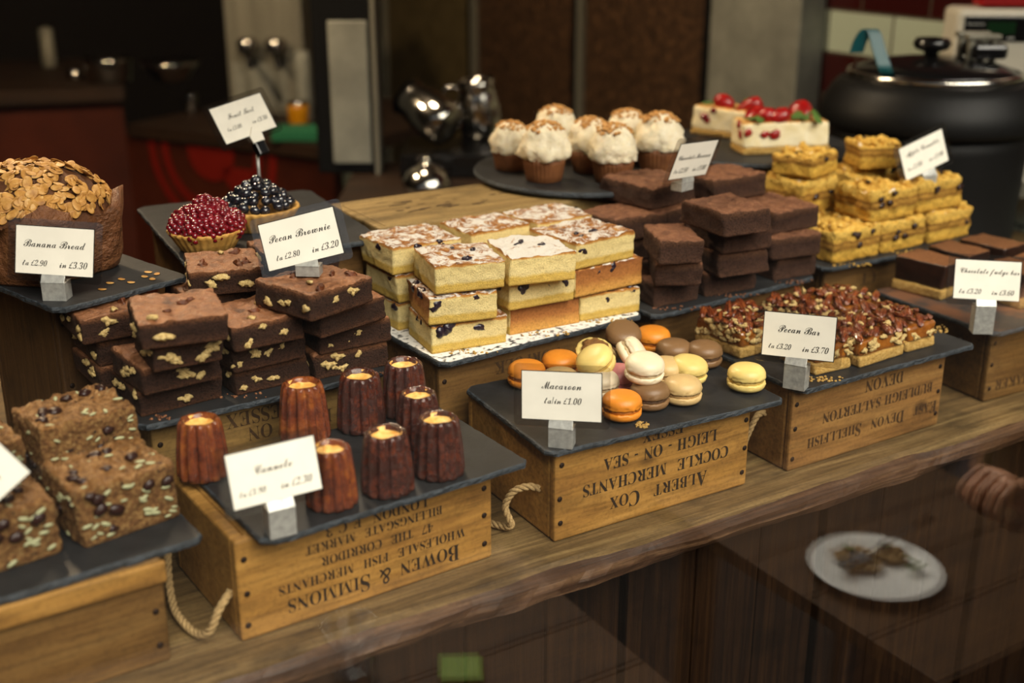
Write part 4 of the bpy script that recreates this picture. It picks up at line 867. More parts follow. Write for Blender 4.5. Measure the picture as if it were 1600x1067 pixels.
# ------------------------------------------------------------------ banana bread
BC = Vector((.252, 1.462, .247))
t = thing('banana_bread', 'banana bread loaf in brown tulip paper covered with sliced almonds', 'banana bread', BC, R_(-20))
def case(a, r, z, j):
    f = 1+.06*math.cos(a*4)+.035*math.cos(a*9+z*40)+.03*noise.noise(Vector((math.cos(a)*3, math.sin(a)*3, z*18)))
    k = abs(math.cos(a))**6*.12+1
    f *= 1+(.05*fbm((math.cos(a)*.5, math.sin(a)*.5, z*5), 4, 4) if j > 1 else 0)
    return r*f*k, z+(.012*math.cos(a*5)+.008*noise.noise(Vector((math.cos(a)*5, math.sin(a)*5, 2))) if j > 5 else 0)
b = MB(); b.add(*lathe([(.066, 0), (.070, .004), (.074, .02), (.078, .04), (.081, .058), (.083, .072), (.0825, .083), (.076, .080), (.07, .06)], 120, case, True, True)); b.obj('paper_case', 'tulip', t)
v, f = ball(.083, .078, .058, 64, 30, lambda p: .05*fbm(p, 25, 4)); b = MB(); b.add(v, f, 0, Matrix.Translation((0, 0, .066))); b.obj('loaf', 'loaf', t)
def flake(s):
    b = MB(); v, f = ball(.0066, .0043, .0006, 16, 6, lambda p: .12*noise.noise(Vector(p)*200+Vector((s, 0, 0)))); v = [(x, y, z+12*x*x) for x, y, z in v]; b.add(v, f); return b.mesh('almond_flake', 'almond')
AF = [flake(i*3.0) for i in range(4)]
def flake_at(a, ph):
    d = Vector((math.cos(ph)*math.cos(a), math.cos(ph)*math.sin(a), math.sin(ph))); p = Vector((d.x*.0845, d.y*.0795, d.z*.0595+.066)); nn = Vector((d.x/.083, d.y/.078, d.z/.058)).normalized()
    q = nn.to_track_quat('Z', 'Y'); return Matrix.Translation(p+nn*rnd(0, .004)) @ q.to_matrix().to_4x4() @ Matrix.Rotation(rnd(0, 6), 4, 'Z') @ Matrix.Rotation(rnd(-.55, .55), 4, 'X') @ Matrix.Rotation(rnd(-.4, .4), 4, 'Y') @ Matrix.Scale(rnd(.8, 1.3), 4)
stuff = MB(); n = 0
for k in range(640):
    a = rnd(0, 2*PI); ph = math.asin(rnd(.22, 1.0)); m = flake_at(a, ph); seen = -2.9 < ((a+PI) % (2*PI))-PI < .2
    if abs(((a+.5) % (2*PI))) < .45 and .5 < math.sin(ph) < .95: continue
    if seen and n < 98: n += 1; o = link('almond_flake', random.choice(AF), t); o.matrix_local = m
    else:
        me = random.choice(AF); stuff.add([tuple(v.co) for v in me.vertices], [tuple(p.vertices) for p in me.polygons], 0, m)
o = stuff.obj('almond_coating', 'almond', t); o['kind'] = 'stuff'
b = MB()
for u, v in [(226, 432), (238, 436), (172, 442), (205, 441), (232, 425), (190, 436), (245, 428), (160, 452)]:
    p = at(u, v, .2477); me = random.choice(AF); b.add([tuple(q.co) for q in me.vertices], [tuple(q.vertices) for q in me.polygons], 0, Matrix.Translation(p) @ Matrix.Rotation(rnd(0, 6), 4, 'Z') @ Matrix.Scale(.8, 4))
tag(b.obj('almond_crumbs', 'almond'), 'loose almond flakes scattered on the slate beside the banana bread', 'crumbs', kind='stuff')
b = MB()
for _ in range(120):
    u, v = random.choice([(1460+rnd(-25, 30), 515+rnd(-8, 8)), (1000+rnd(-6, 12), 662+rnd(-3, 6)), (1300+rnd(-50, 20), 592+rnd(-4, 4))]); p = at(u, v, Z1+.0008); s = rnd(.0006, .002)
    b.add(*ball(s*1.3, s, s*.8, 6, 4), 0, Matrix.Translation(p))
tag(b.obj('biscuit_crumbs', 'biscuit'), 'pale biscuit crumbs scattered on the front slates', 'crumbs', kind='stuff')

# ------------------------------------------------------------------ cheesecake
G = 'strawberry cheesecake slices on the round slate'
def straw():
    b = MB(); pf = [(.0006, -.014), (.005, -.012), (.0095, -.004), (.0115, .004), (.010, .010), (.005, .0125), (.0008, .013)]
    b.add(*lathe(pf, 24, lambda a, r, z, j: (r*(1+.03*math.cos(a*7+j*2)), z))); return b.mesh('strawberry', 'strawb')
SB = straw(); v, f = ball(.010, .004, .0008, 14, 6); v = [(x, y, z+8*x*x) for x, y, z in v]; LF = MB().add(v, f).mesh('leaf', 'leaf')
RB = [(lambda s, mt: (lambda b: (b.add(*ball(.0065, .0052, .0026, 14, 8, lambda p: .4*noise.noise(Vector((p[0]*230+s, p[1]*230, p[2]*230))))), b.mesh('berry', mt))[1])(MB()))(k*7, 'strawb' if k < 2 else 'rasp') for k in range(3)]
def cheesecake(loc, w, d, yaw, lab, toppings, leaves):
    t = thing('cheesecake_slice', lab, 'cheesecake', (loc[0], loc[1], .2603), R_(yaw), G)
    link('biscuit_base', slab_mesh('biscuit_base', w, d, .011, ['biscuit', 'biscuit'], seed=rnd(0, 9), amp=.0018, freq=90, r=.003), t)
    link('filling', slab_mesh('filling', w-.003, d-.003, .040, ['cheese_top', 'cheese'], seed=rnd(0, 9), amp=.0014, freq=40, r=.005, top_amp=.002), t, loc=(.0015, .0015, .0108))
    for x, y, z, rx, rz in toppings: link('strawberry', SB, t, (x, y, .051+z), (rx, .4, rz), (1.7, 1.3, 1.7))
    for x, y, rz in leaves: link('leaf', LF, t, (x, y, .056), (rnd(-.5, .5), rnd(-.6, .2), rz), 1.9)
    stick(t, RB, [(rnd(.008, w-.008), .0015, rnd(.016, .046), 'f') for _ in range(4)]+[(.0015, rnd(.01, d-.01), rnd(.016, .046), 'l') for _ in range(2)], sc_=(.9, 1.6))
cheesecake((1.353, 1.497), .150, .065, -21, 'cheesecake slice in front studded with red berries, mint and strawberries on top', [(.045, .03, .004, 1.3, .4), (.062, .018, .004, 1.2, 1.5), (.035, .05, .003, 1.4, 2.4), (.118, .05, .006, 1.0, 3)], [(.02, .02, .3), (.03, .012, 1.1), (.09, .02, 2.4), (.10, .03, .8), (.115, .025, .2), (.105, .012, 1.6), (.125, .005, 1.5)])
cheesecake((1.400, 1.690), .130, .070, -72, 'cheesecake slice behind at the left topped with one glossy strawberry', [(.05, .03, .005, 1.35, .2), (.10, .03, .004, 1.2, 2)], [(.03, .02, .4), (.09, .03, 2.0)])

# ------------------------------------------------------------------ soup kettle, ladle, till scale
KC = Vector((1.835, 1.535, 0)); K = thing('soup_kettle', 'large black soup kettle with glass lid behind the crumble slices', 'soup kettle', KC, R_(-30)); K.scale = (1.02, 1.02, 1.16)
b = MB(); b.add(*lathe([(.150, 0), (.158, .006), (.160, .05), (.166, .055), (.168, .07), (.166, .08), (.170, .14), (.172, .20), (.171, .232)], 80)); b.obj('body', 'black', K)
b = MB(); b.add(*lathe([(.1715, .226), (.186, .2262), (.191, .229), (.1935, .236), (.1925, .252), (.188, .264), (.176, .284), (.166, .294), (.150, .300)], 80, None, True, True)); b.obj('rim_collar', 'black', K)
b = MB(); b.add(*lathe([(.148, .299), (.152, .304), (.150, .309), (.143, .311), (.138, .309)], 80, None, False, False)); b.obj('steel_ring', 'chrome', K)
b = MB(); b.add(*lathe([(.140, .306), (.135, .313), (.10, .323), (.05, .329), (.005, .331)], 64)); b.obj('lid', 'black_gloss', K)
b = MB(); b.add(*lathe([(.012, .329), (.012, .337), (.028, .342), (.033, .350), (.028, .358), (.004, .360)], 32)); b.obj('lid_knob', 'black_gloss', K, loc=(-.01, .0, 0))
b = MB()
for x in (.045, .085): b.box((x, -.03, .324), (x+.010, -.018, .362)); b.box((x, .018, .324), (x+.010, .03, .362))
b.box((.04, -.034, .358), (.10, -.014, .366)); b.box((.04, .014, .358), (.10, .034, .366)); b.obj('lid_hinge', 'steel_dull', K, smooth=False, bevel=.002)
b = MB(); b.box((.05, -.045, .330), (.11, .045, .352)); b.obj('hinge_cover', 'black_gloss', K, smooth=False, bevel=.006)
# ladle with hooked teal handle
wl = 2.14
pts = [atw(1338, 82, wl+.02), atw(1345, 62, wl+.01), atw(1357, 46, wl), atw(1366, 52, wl), atw(1374, 80, wl), atw(1383, 108, wl), atw(1388, 122, wl+.02)]
path = spline(pts, 8); b = MB(); fr_ = frames(path)
vs, fs = [], []
for p, x, y in fr_:
    side = CR*1.0; th = Vector((0, 0, 1)).cross(side)
    for du, dv in ((-.010, -.003), (.010, -.003), (.010, .003), (-.010, .003)): vs.append(tuple(p+side*du*1.15+th*dv))
for k in range(len(fr_)-1):
    for i in range(4): j = (i+1) % 4; fs.append((k*4+i, k*4+j, (k+1)*4+j, (k+1)*4+i))
fs += [(3, 2, 1, 0), tuple((len(fr_)-1)*4+i for i in range(4))]
L = thing('ladle', 'ladle with hooked teal handle leaning out of the soup kettle', 'ladle', path[-1])
o = MB().add(vs, fs).obj('handle', 'teal', L, smooth=False, bevel=.0015); o.location = -Vector(path[-1])
# scale against the tiled wall
SP = atw(1484, 131, 2.42); S = thing('counter_scale', 'cream counter scale with black display against the tiled wall', 'scale', (SP.x, SP.y, SP.z-.35), -YAW-R_(4))
sw, sh = .30, .142
MB().box((0, .004, .15), (sw, .09, .35)).obj('column', 'white_plastic', S, smooth=False, bevel=.008)
b = MB(); b.box((-.004, -.008, .352), (sw, .09, .352+sh)); b.obj('head', 'white_plastic', S, smooth=False, bevel=.012)
b = MB(); b.box((.012, -.0105, .432), (.150, -.0075, .480)); b.obj('display_panel', 'black_gloss', S, smooth=False, bevel=.004)
b = MB(); b.box((.055, -.0112, .447), (.108, -.0104, .470)); b.obj('screen', 'lcd', S, smooth=False)
b = MB(); vs, fs = fit(text_geo('Newscott', 1), .032); b.add([(x+.033, -.0112, y+.466) for x, y, _ in vs], fs)
for z in (.470, .458, .446): b.box((.132, -.0112, z), (.144, -.0106, z+.003))
b.box((.018, -.0112, .440), (.023, -.0106, .443)); b.box((.05, -.0112, .438), (.06, -.0106, .4405)); b.box((.095, -.0112, .438), (.108, -.0106, .4405)); b.obj('display_print', 'mark', S, smooth=False)
RP = Vector((SP.x, SP.y, SP.z+.147)); tag(MB().box((0.04, 0, 0), (.24, .06, .08)).obj('red_box', 'redpl', smooth=False, bevel=.005, loc=RP, rot=(0, 0, -YAW-R_(4))), 'red plastic box resting on top of the cream scale', 'box')
tag(MB().box((0, -.02, 0), (sw+.1, .2, .02)).obj('wall_bracket', 'steel_dull', smooth=False, loc=(SP.x, SP.y, SP.z-.221), rot=(0, 0, -YAW-R_(4))), 'steel wall bracket hidden behind the soup kettle carrying the scale', 'bracket')

# ------------------------------------------------------------------ tall steel cabinet with dark speckled panels
CB = thing('tall_cabinet', 'tall steel cabinet with dark speckled brown panels along the right wall', 'cabinet', (WX, 0, -.97))
def ypx(u): return atx(u, 200, WX-.06).y
def pane(y0, y1, x0, mat, nm): return MB().box((x0, y0, 0), (-.003, y1, 2.6)).obj(nm, mat, CB, smooth=False)
y = [ypx(u) for u in (1250, 1101, 898, 737, 602)]
e = .03
MB().box((-.085, y[0]+.002, 0), (-.003, y[1]-.03, 2.6)).obj('end_panel', 'galv', CB, smooth=False, bevel=.003)
for k in (1, 2, 3): MB().box((-.050, y[k]+.035, .3), (-.003, y[k+1]-.035, 2.6)).obj('panel', 'beans' if k < 3 else 'olive', CB, smooth=False)
for k in range(1, 5):
    MB().box((-.066, y[k]-.028, 0), (-.003, y[k]-.006, 2.6)).obj('upright', 'steel_dull', CB, smooth=False, bevel=.004)
    MB().box((-.055, y[k]-.006, 0), (-.003, y[k]+.034, 2.6)).obj('dark_post', 'black', CB, smooth=False)

# ------------------------------------------------------------------ the blurred back of the shop
def at_box(name, label, cat, u0, v0, u1, v1, w, dep, mat, group=None, part='body', to_floor=False):
    P = atw(u0, v1, w); Q = atw(u1, v1, w); T = atw(u0, v0, w); wd = (Q-P).length; h = T.z-P.z
    t = thing(name, label, cat, P, math.atan2((Q-P).y, (Q-P).x), group)
    MB().box((0, 0, -(P.z+.97) if to_floor else 0), (wd, dep, h)).obj(part, mat, t, smooth=False, bevel=.004); return t, wd, h
A, B_, C_ = atw(-260, 172, 3.3), atw(190, 150, 3.5), atw(520, 250, 3.2)
bar = thing('service_bar', 'dark red panelled service bar with a round emblem in the gloomy left background', 'service bar', (0, 0, -.97))
def wallseg(p, q, mat, nm, z0, z1, th=.04):
    d = (q-p); a = math.atan2(d.y, d.x); o = MB().box((0, 0, z0+.97), (math.hypot(d.x, d.y), th, z1+.97)).obj(nm, mat, bar, smooth=False); o.location = (p.x, p.y, 0); o.rotation_euler = (0, 0, a); return o
zt = C_.z
wallseg(A, B_, 'redpanel', 'panel', -.97, B_.z-.01); pn = wallseg(B_, C_, 'redpanel', 'panel', -.97, zt-.0)
wallseg(A+Vector((0, -.03, 0)), B_+Vector((.0, -.03, 0)), 'bartop', 'bar_top', B_.z-.008, B_.z+.03, .7); wallseg(B_+Vector((0, -.03, 0)), C_+Vector((0, -.03, 0)), 'bartop', 'bar_top', zt+.001, zt+.035, .75)
# emblem: rings and an inner shape on the red panel
L_ = math.hypot((C_-B_).x, (C_-B_).y); d_ = ray(330, 235)
# intersection of the sight line with the panel plane
nrm = Vector((-(C_-B_).y, (C_-B_).x, 0)).normalized(); tt = (B_-CP).dot(nrm)/d_.dot(nrm); E0 = CP+d_*tt; ex = (E0-B_).dot((C_-B_).normalized())
xe = (Vector((E0.x-B_.x, E0.y-B_.y, 0))).length; b = MB()
def annulus(r0, r1, n=64):
    vs = []; fs = []
    for i in range(n):
        a = 2*PI*i/n
        for r in (r0, r1): vs += [(xe+r*math.cos(a), -.004, min(E0.z+r*math.sin(a), zt-.004)+.97)]
    for i in range(n):
        j = (i+1) % n; q = (2*i, 2*j, 2*j+1, 2*i+1)
        if min(vs[k][2] for k in q) < zt+.97-.0045: fs.append(q)
    return vs, fs
b.add(*annulus(.205, .232)); b.add(*annulus(.155, .183)); b.add(*annulus(.0, .085)); vs, fs = annulus(0, .06); b.add([(x+.10, y_2, z-.05) for x, y_2, z in vs], fs)
o = b.obj('emblem', 'emblem', bar, smooth=False); o.location = pn.location; o.rotation_euler = pn.rotation_euler
# things on the bar
BT = zt+.036
def wz(v): return (BT-CAMZ)/ray(800, v).z
cl = at_box('green_cloth', 'folded green cloth on the bar beside the amber pot', 'cloth', 424, 203, 500, 222, wz(222), .10, 'green')
am = at_box('amber_pot', 'amber yellow pot standing on the bar', 'pot', 448, 166, 490, 205, wz(205), .02, 'amber')
def pot_at(name, label, cat, u, v, w, prof, mat, part='body'):
    P = atw(u, v, w) if w < 3 else at(u, v, w-10); t = thing(name, label, cat, P); MB().add(*lathe(prof, 40)).obj(part, mat, t); return t
bpy.data.objects.remove(am[0].children[0])
MB().add(*lathe([(.024, 0), (.027, .004), (.030, .06), (.029, .068), (.026, .069)], 32)).obj('body', 'amber', am[0], loc=(.03, .03, 0))
MB().add(*lathe([(.029, .0695), (.030, .076), (.02, .080), (.004, .081)], 32)).obj('lid', 'chrome', am[0], loc=(.03, .03, 0))
em = at_box('espresso_machine', 'grey steel espresso machine on the bar behind the Fruit Tart card', 'coffee machine', 362, -60, 480, 180, wz(180), .3, 'steel_dull')
m = em[0]; W_, H_ = em[1], em[2]
for x in (.07, .15): MB().add(*lathe([(.022, 0), (.03, .012), (.03, .04), (.02, .05)], 24)).obj('group_head', 'chrome', m, loc=(x, -.04, H_*.42))
for x in (.07, .15): MB().add(*tube([(x, -.05, H_*.42), (x+.02, -.12, H_*.40), (x+.03, -.17, H_*.39)], .010, 10)).obj('portafilter', 'black_gloss', m)
MB().box((.015, -.005, H_*.05), (W_-.05, -.001, H_*.36)).obj('back_splash', 'galv', m, smooth=False)
gr = at_box('coffee_grinder', 'black coffee grinder with steel front standing beside the espresso machine', 'coffee grinder', 498, -20, 590, 270.8, 2.75, .15, 'black')
MB().box((.036, -.008, gr[2]*.06), (gr[1]*.92, -.001, gr[2]*.85)).obj('steel_front', 'galv', gr[0], smooth=False, bevel=.003)
MB().box((gr[1]*.98, -.012, 0), (gr[1]*1.05, .05, gr[2])).obj('side_rail', 'steel_dull', gr[0], smooth=False)
ct = at_box('steel_canister', 'slim steel canister between the espresso machine and the grinder', 'canister', 462, 76, 494, 192, wz(192), .02, 'galv')
bpy.data.objects.remove(ct[0].children[0]); MB().add(*lathe([(.022, 0), (.024, .004), (.024, ct[2]*.9), (.018, ct[2])], 28)).obj('body', 'galv', ct[0], loc=(.024, .024, 0))
# steel jugs and bowl beside the grinder
bench = at_box('back_bench', 'dark back bench behind the wooden box in the background', 'bench', 530, 306, 790, 400, 2.55, .38, 'bartop', to_floor=True)
tray = at_box('drip_tray', 'black tray under the steel milk jugs in the blurred background', 'tray', 625, 240, 775, 279.5, 2.7, .22, 'black_gloss')
jg = thing('milk_jug', 'shiny steel milk jug lying tilted on the dark tray in the background', 'jug', atw(668, 174, 2.76)); jg.rotation_euler = (R_(-62), R_(20), .6); jg.scale = (1.15,)*3
MB().add(*lathe([(.036, -.06), (.042, -.056), (.046, -.03), (.045, .0), (.040, .025), (.036, .042), (.040, .056), (.037, .0555), (.033, .04), (.041, .0), (.040, -.04), (.01, -.052)], 48, None, True, False)).obj('body', 'chrome', jg)
MB().add(*tube(spline([(.037, 0, .042), (.066, 0, .040), (.070, 0, -.005), (.045, 0, -.03)], 8), .005, 10)).obj('handle', 'chrome', jg)
j2 = copy_tree(jg); j2.location = atw(748, 166.5, 2.86); j2.rotation_euler = (0, R_(6), 2.6); j2['label'] = 'shiny steel milk jug standing upright behind the tilted one'
pot_at('steel_dome', 'polished steel dome lid on the back bench behind the wooden box', 'dome lid', 667, 298.5, 2.62, [(.052, 0), (.054, .003), (.052, .02), (.042, .042), (.024, .056), (.008, .060), (.008, .066), (.010, .070), (.002, .074)], 'chrome')
pot_at('saucepan', 'steel saucepan on the bar in the dark upper left corner', 'saucepan', 172, 128, 10+B_.z+.0305, [(.055, 0), (.062, .005), (.066, .06), (.070, .068), (.066, .068), (.06, .01)], 'chrome')
pot_at('mixing_bowl', 'wide steel bowl on the bar right of the saucepan', 'bowl', 268, 128, 10+B_.z+.0305, [(.03, 0), (.05, .012), (.075, .045), (.09, .06), (.086, .06), (.07, .04), (.03, .01)], 'chrome')
pot_at('shaker', 'small steel shaker on the bar in the dark upper left background', 'shaker', 300, 176, 10+BT, [(.018, 0), (.02, .004), (.02, .05), (.016, .06), (.004, .064)], 'chrome')
pot_at('steel_cup', 'small steel cup on the bar near the left edge of the picture', 'cup', 118, 124, 10+B_.z+.0305, [(.018, 0), (.022, .004), (.026, .03), (.024, .03)], 'chrome')
pot_at('shelf_tin', 'tall tin at the top left of the dark background', 'tin', 78, 104, 10+B_.z+.0305, [(.022, 0), (.022, .004), (.021, .115), (.01, .12)], 'steel_dull')

# crumbs fallen on the slates
def crumbs(label, mat, spots, z, n):
    b = MB()
    for _ in range(n):
        u, v, du, dv = random.choice(spots); q = at(u+rnd(-du, du), v+rnd(-dv, dv), z+.0006); s = rnd(.0005, .0019); b.add(*ball(s*1.4, s, s*.8, 6, 4), 0, Matrix.Translation(q) @ Matrix.Rotation(rnd(0, 6), 4, 'Z'))
    tag(b.obj('crumbs', mat), label, 'crumbs', kind='stuff')
crumbs('dark crumbs fallen in front of the pecan brownies', 'brownie_top', [(400, 618, 60, 4), (250, 652, 20, 4), (560, 583, 40, 4), (170, 622, 14, 6)], Z2, 90)
crumbs('dark crumbs fallen in front of the chocolate brownies', 'fudge_top', [(1060, 481, 40, 3), (1150, 461, 40, 3), (1240, 440, 30, 3)], Z2, 90)
crumbs('yellow crumbs fallen in front of the apple crumble slices', 'crumb_top', [(1330, 413, 30, 3), (1430, 394, 40, 2), (1500, 380, 30, 2)], Z2, 80)
crumbs('pale cake crumbs fallen in front of the blueberry slices', 'biscuit', [(740, 549, 40, 4), (850, 522, 40, 4), (950, 500, 40, 4)], Z2, 80)

# ------------------------------------------------------------------ outside the window: what the pane mirrors
M['table_wood'] = wood('cafe_table_planks', [(.2, '2e1e0f'), (.5, '473018'), (.8, '5c4122')], (2.5, 40, 40), rough=.6, stain='170d06', stain_amt=.6, spec=.15)
M['plate'] = plain('white_stoneware', 'eae8e2', .25, spec=.5)
M['skin'] = speck('skin', [(.3, 'b98262'), (.7, 'cf9a78')], 90, rough=.5, bump=.15, sss=.1)
M['jacket'] = speck('brown_jacket', [(.3, '5a4224'), (.7, '77592f')], 120, rough=.85, bump=.4)
M['trousers'] = plain('dark_trousers', '23252c', .85)
M['hair'] = plain('dark_hair', '2a1c12', .6)
M['tumbler'] = clear('drinking_glass', (.93, .95, .95, 1), .22, .02)
M['lime'] = plain('lime_green_paper', '6c8a14', .6)
M['salad'] = speck('leftover_grains', [(.3, '6e5230'), (.6, 'a88a58'), (.8, 'c9b080')], 260, rough=.7, bump=.8)
TZ = -.38
def cafe_table(x0, x1, label):
    t = thing('cafe_table', label, 'table', ((x0+x1)/2, .46, -1.0), 0, 'cafe tables on the pavement'); w = (x1-x0)/2; n = 5; b = .66/n
    for k in range(n): MB().box((-w, -.33+k*b+.0015, .592), (w, -.33+(k+1)*b-.0015, .62)).obj('top_plank', 'table_wood', t, smooth=False, bevel=.002)
    for sx in (-1, 1):
        for sy in (-1, 1): MB().box((sx*(w-.06)-.025, sy*.26-.025, 0), (sx*(w-.06)+.025, sy*.26+.025, .592)).obj('leg', 'table_wood', t, smooth=False, bevel=.003)
    return t
cafe_table(1.27, 1.82, 'plank cafe table outside mirrored at the lower right of the window')
cafe_table(-.25, .95, 'plank cafe table outside mirrored at the lower left of the window')
P = thing('dinner_plate', 'white plate with leftovers mirrored in the window at lower right', 'plate', (1.414, .533, TZ))
MB().add(*lathe([(.055, 0), (.062, .003), (.085, .008), (.105, .016), (.106, .018), (.103, .0185), (.083, .0115), (.06, .0065), (.002, .006)], 64)).obj('dish', 'plate', P)
b = MB()
for cx, cy, n_, r in ((-.005, -.035, 130, .040), (.055, -.015, 70, .024)):
    for _ in range(n_):
        a, q = rnd(0, 6.28), r*math.sqrt(rnd(0, 1)); s = rnd(.003, .0055); b.add(*ball(s*1.3, s, s*.7, 8, 5), 0, Matrix.Translation((cx+q*math.cos(a), cy+q*math.sin(a), .0145+rnd(0, .012)*(1-q/r))))
tag(b.obj('leftover_salad', 'salad', loc=(1.414, .533, TZ)), 'heaps of leftover grain salad on the mirrored plate', 'food', kind='stuff')
for i, (x, y, a) in enumerate([(.05, .04, .4), (.062, .02, 1.9), (.0, -.06, 2.6), (.05, -.035, .9)]):
    tag(link('salad_leaf', LF, None, (1.414+x, .533+y, TZ+.021), (.2, -.3, a), 1.7), 'green salad leaf left on the mirrored plate', 'leaf', 'salad leaves on the mirrored plate')
fa, fb2 = at(1448, 815, TZ+.035), at(1325, 880, TZ+.022); fa.y, fb2.y = 1.72-fa.y, 1.72-fb2.y
F = thing('fork', 'steel fork resting on the rim of the mirrored plate', 'fork', (fa+fb2)*.5, math.atan2((fa-fb2).y, (fa-fb2).x))
MB().add(*tube([(-.06, 0, -.004), (-.02, 0, .001), (.03, 0, .006), (.11, 0, .012)], [.0035, .003, .003, .0055], 10)).obj('handle', 'chrome', F)
b = MB(); b.box((-.085, -.011, -.005), (-.058, .011, -.003))
for k in range(4): b.box((-.125, -.0105+k*.006, -.004), (-.0851, -.0075+k*.006, -.0025))
b.obj('tines', 'chrome', F, smooth=False)
T_ = thing('tumbler', 'water tumbler mirrored in the window below the BOWEN & SIMMONS crate', 'glass', (.57, .353, TZ))
MB().add(*lathe([(.028, 0), (.030, .003), (.040, .095), (.038, .095), (.029, .008), (.001, .007)], 48, None, True, False)).obj('cup', 'tumbler', T_)
nk = at(720, 1052, TZ); tag(MB().box((-.03, -.03, 0), (.03, .03, .012)).obj('paper_napkin', 'lime', smooth=False, bevel=.003, loc=(nk.x, 1.72-nk.y, TZ), rot=(0, 0, .5)), 'folded lime green paper napkin mirrored at the bottom of the window', 'napkin')

# the seated customer
def skinned(name, verts, edges, radii, mat, parent, root=0, lvl=2):
    me = bpy.data.meshes.new(name); me.from_pydata([tuple(v) for v in verts], edges, []); o = link(name, me, parent)
    me.materials.append(M[mat]); s = o.modifiers.new('skin', 'SKIN'); s.use_smooth_shade = True
    if not me.skin_vertices:
        bm = __import__('bmesh').new(); bm.from_mesh(me); bm.verts.layers.skin.verify(); bm.to_mesh(me); bm.free()
    for i, r in enumerate(radii):
        sv = me.skin_vertices[0].data[i]; sv.radius = (r, r) if not isinstance(r, tuple) else r; sv.use_root = (i == root)
    u = o.modifiers.new('sub', 'SUBSURF'); u.levels = lvl; u.render_levels = lvl; return o
PS = thing('person', 'person in a brown jacket seated outside with one hand raised, mirrored at the right edge', 'person', (2.0, .42, -1.0))
o_ = Vector((2.0, .42, -1.0)); V_ = []; E_ = []; R2 = []
def nv(p, r, par=None):
    V_.append(Vector(p)-o_); R2.append(r); i = len(V_)-1
    if par is not None: E_.append((par, i))
    return i
pel = nv((2.0, .42, -.52), .13); wst = nv((2.0, .44, -.36), .12, pel); chs = nv((1.98, .46, -.14), .14, wst); shb = nv((1.975, .465, -.02), .09, chs); nk_ = nv((1.965, .475, .05), .052, shb); jaw = nv((1.945, .49, .115), .07, nk_); hd = nv((1.955, .485, .19), .085, jaw); tp = nv((1.965, .48, .25), .06, hd)
nose = nv((1.866, .525, .165), .012, hd)
s1 = nv((1.86, .56, -.05), .062, shb); e1 = nv((1.72, .66, -.30), .043, s1); w1 = nv((1.565, .680, -.215), .028, e1); pm = nv((1.525, .683, -.195), (.030, .018), w1); pk = nv((1.495, .683, -.175), (.034, .016), pm)
for k, (dx, dy, L1) in enumerate(((0, .030, 1.0), (0, .010, 1.1), (0, -.010, 1.04), (0, -.029, .85))):
    a = nv((1.478+.003*k, .683+dy, -.158), .0095, pk); b = nv((1.452, .683+dy*1.05, -.168-.004*k), .0088, a); c = nv((1.444, .683+dy, -.168-.028*L1), .0082, b); nv((1.462, .683+dy*.9, -.172-.038*L1), .0075, c)
a = nv((1.515, .718, -.205), .011, pm); b = nv((1.49, .730, -.222), .0098, a); nv((1.462, .716, -.218), .0088, b)
s2 = nv((2.08, .37, -.05), .062, shb); e2 = nv((2.10, .46, -.31), .043, s2); w2 = nv((1.93, .58, -.335), .028, e2); p2 = nv((1.89, .60, -.335), (.034, .018), w2)
for dy in (-.028, -.009, .010, .029): a = nv((1.855, .62+dy, -.34), .0088, p2); b = nv((1.825, .63+dy, -.348), .0082, a); nv((1.80, .633+dy, -.362), .0075, b)
a = nv((1.88, .563, -.338), .0098, p2); nv((1.852, .555, -.346), .0088, a)
for sy in (-.09, .09):
    h = nv((1.95, .42+sy, -.54), .085, pel); kn = nv((1.62, .50+sy*1.1, -.50-.035), .058, h); an = nv((1.60, .48+sy*1.1, -.93), .038, kn); nv((1.50, .51+sy*1.1, -.965), .034, an)
skinned('body', V_, E_, R2, 'skin', PS)
J = lambda ids, rs, es, nm, mat: skinned(nm, [V_[i] for i in ids], es, rs, mat, PS)
J([pel, wst, chs, shb, s1, e1, w1, s2, e2, w2], [.145, .138, .158, .105, .078, .058, .044, .078, .058, .044], [(0,1),(1,2),(2,3),(3,4),(4,5),(5,6),(3,7),(7,8),(8,9)], 'jacket', 'jacket')
lg = [i for i in range(len(V_)) if False]; n0 = len(V_)-8
J([pel, n0, n0+1, n0+2, n0+4, n0+5, n0+6], [.138, .098, .072, .05, .098, .072, .05], [(0,1),(1,2),(2,3),(0,4),(4,5),(5,6)], 'trousers', 'trousers')
v, f = ball(.098, .098, .10, 24, 14, lambda p: .06*noise.noise(Vector(p)*60)-(.35 if p[2] < -.02 and p[0] < .02 else 0)); MB().add(v, f).obj('hair', 'hair', PS, loc=(-.028, .055, 1.215))
for sy in (-.028, .028): v, f = ball(.011, .011, .009, 12, 8); MB().add(v, f).obj('eye', 'plate', PS, loc=(-.117+.015*(sy < 0), .092+sy, 1.195))
v, f = ball(.010, .022, .006, 12, 8); MB().add(v, f).obj('mouth', 'rasp', PS, loc=(-.118, .096, 1.108))
ST = thing('stool', 'wooden stool carrying the seated customer outside', 'stool', (2.03, .40, -1.0))
MB().add(*lathe([(.15, .23), (.16, .235), (.16, .255), (.15, .26)], 40)).obj('seat', 'table_wood', ST)
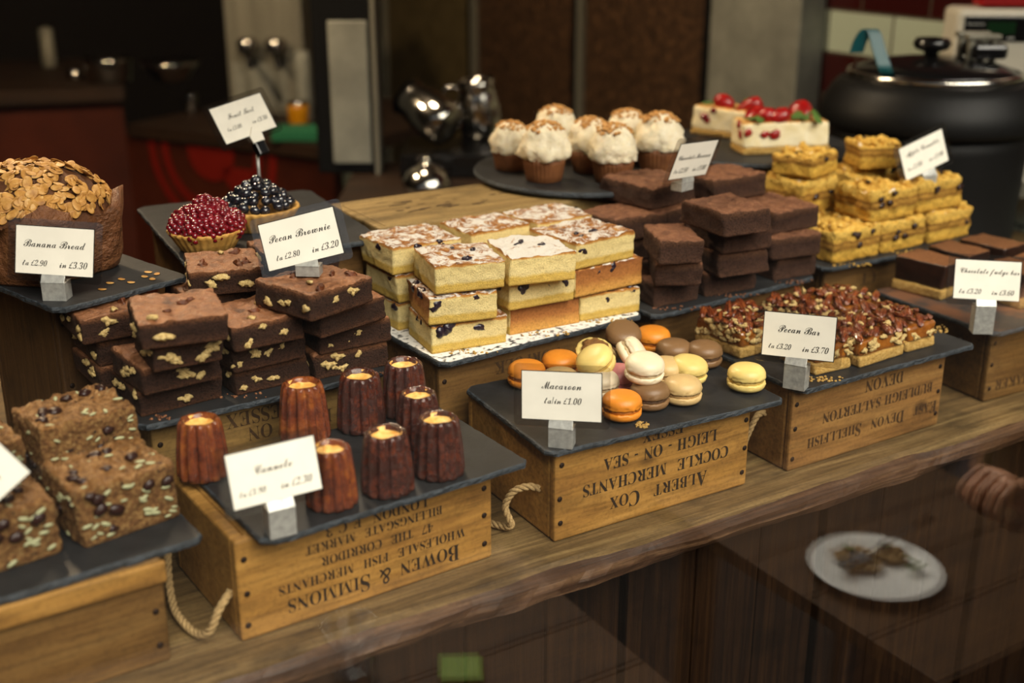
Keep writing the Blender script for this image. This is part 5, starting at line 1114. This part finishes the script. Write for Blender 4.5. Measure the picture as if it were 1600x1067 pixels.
for k in range(4): a = PI/4+k*PI/2; MB().add(*tube([(.14*math.cos(a), .14*math.sin(a), 0), (.10*math.cos(a), .10*math.sin(a), .23)], .014, 10)).obj('leg', 'table_wood', ST)

# ------------------------------------------------------------------ light
w = bpy.data.worlds.new('sky'); sc.world = w; w.use_nodes = True
bg = w.node_tree.nodes['Background']; bg.inputs[0].default_value = (.90, .95, 1.0, 1); bg.inputs[1].default_value = .42
def lamp(kind, name, loc, target, energy, color, **kw):
    l = bpy.data.lights.new(name, kind); l.energy = energy; l.color = color
    for k, v in kw.items(): setattr(l, k, v)
    o = bpy.data.objects.new(name, l); col.objects.link(o); o.location = loc
    o.rotation_euler = (Vector(target)-Vector(loc)).to_track_quat('-Z', 'Y').to_euler(); return o
lamp('SUN', 'daylight', (1.0, -2.4, 3.5), (.9, 1.1, .1), 8.2, (1, .93, .80), angle=R_(52))
lamp('POINT', 'ceiling_fill', (.9, 2.2, 1.5), (.9, 2.2, 0), 60, (1, .80, .55), shadow_soft_size=.12)  # added fill light without a fixture, brightens the cabinet and back of the shop
lamp('POINT', 'bar_fill', (.25, 2.5, 1.1), (.4, 3.2, 0), 60, (1, .74, .45), shadow_soft_size=.06)  # added fill light without a fixture, set before the red bar to lift panel and emblem

# ------------------------------------------------------------------ camera
cd = bpy.data.cameras.new('camera'); cam = bpy.data.objects.new('camera', cd); col.objects.link(cam); sc.camera = cam
cd.sensor_width = 36; cd.lens = FPX/1600*36; cd.clip_start = .02; cd.clip_end = 60
cam.matrix_world = Matrix((CR, CU, -CF)).transposed().to_4x4(); cam.location = CP
cd.dof.use_dof = True; cd.dof.focus_distance = 1.40; cd.dof.aperture_fstop = 2.7
sc.view_settings.view_transform = 'Standard'; sc.view_settings.look = 'None'; sc.view_settings.gamma = 1; sc.view_settings.use_curve_mapping = False
sc.view_settings.exposure = 0.0
sc.cycles.use_denoising = True; sc.cycles.max_bounces = 8; sc.cycles.transparent_max_bounces = 16
sc.cycles.caustics_reflective = False; sc.cycles.caustics_refractive = False; sc.cycles.sample_clamp_indirect = 4
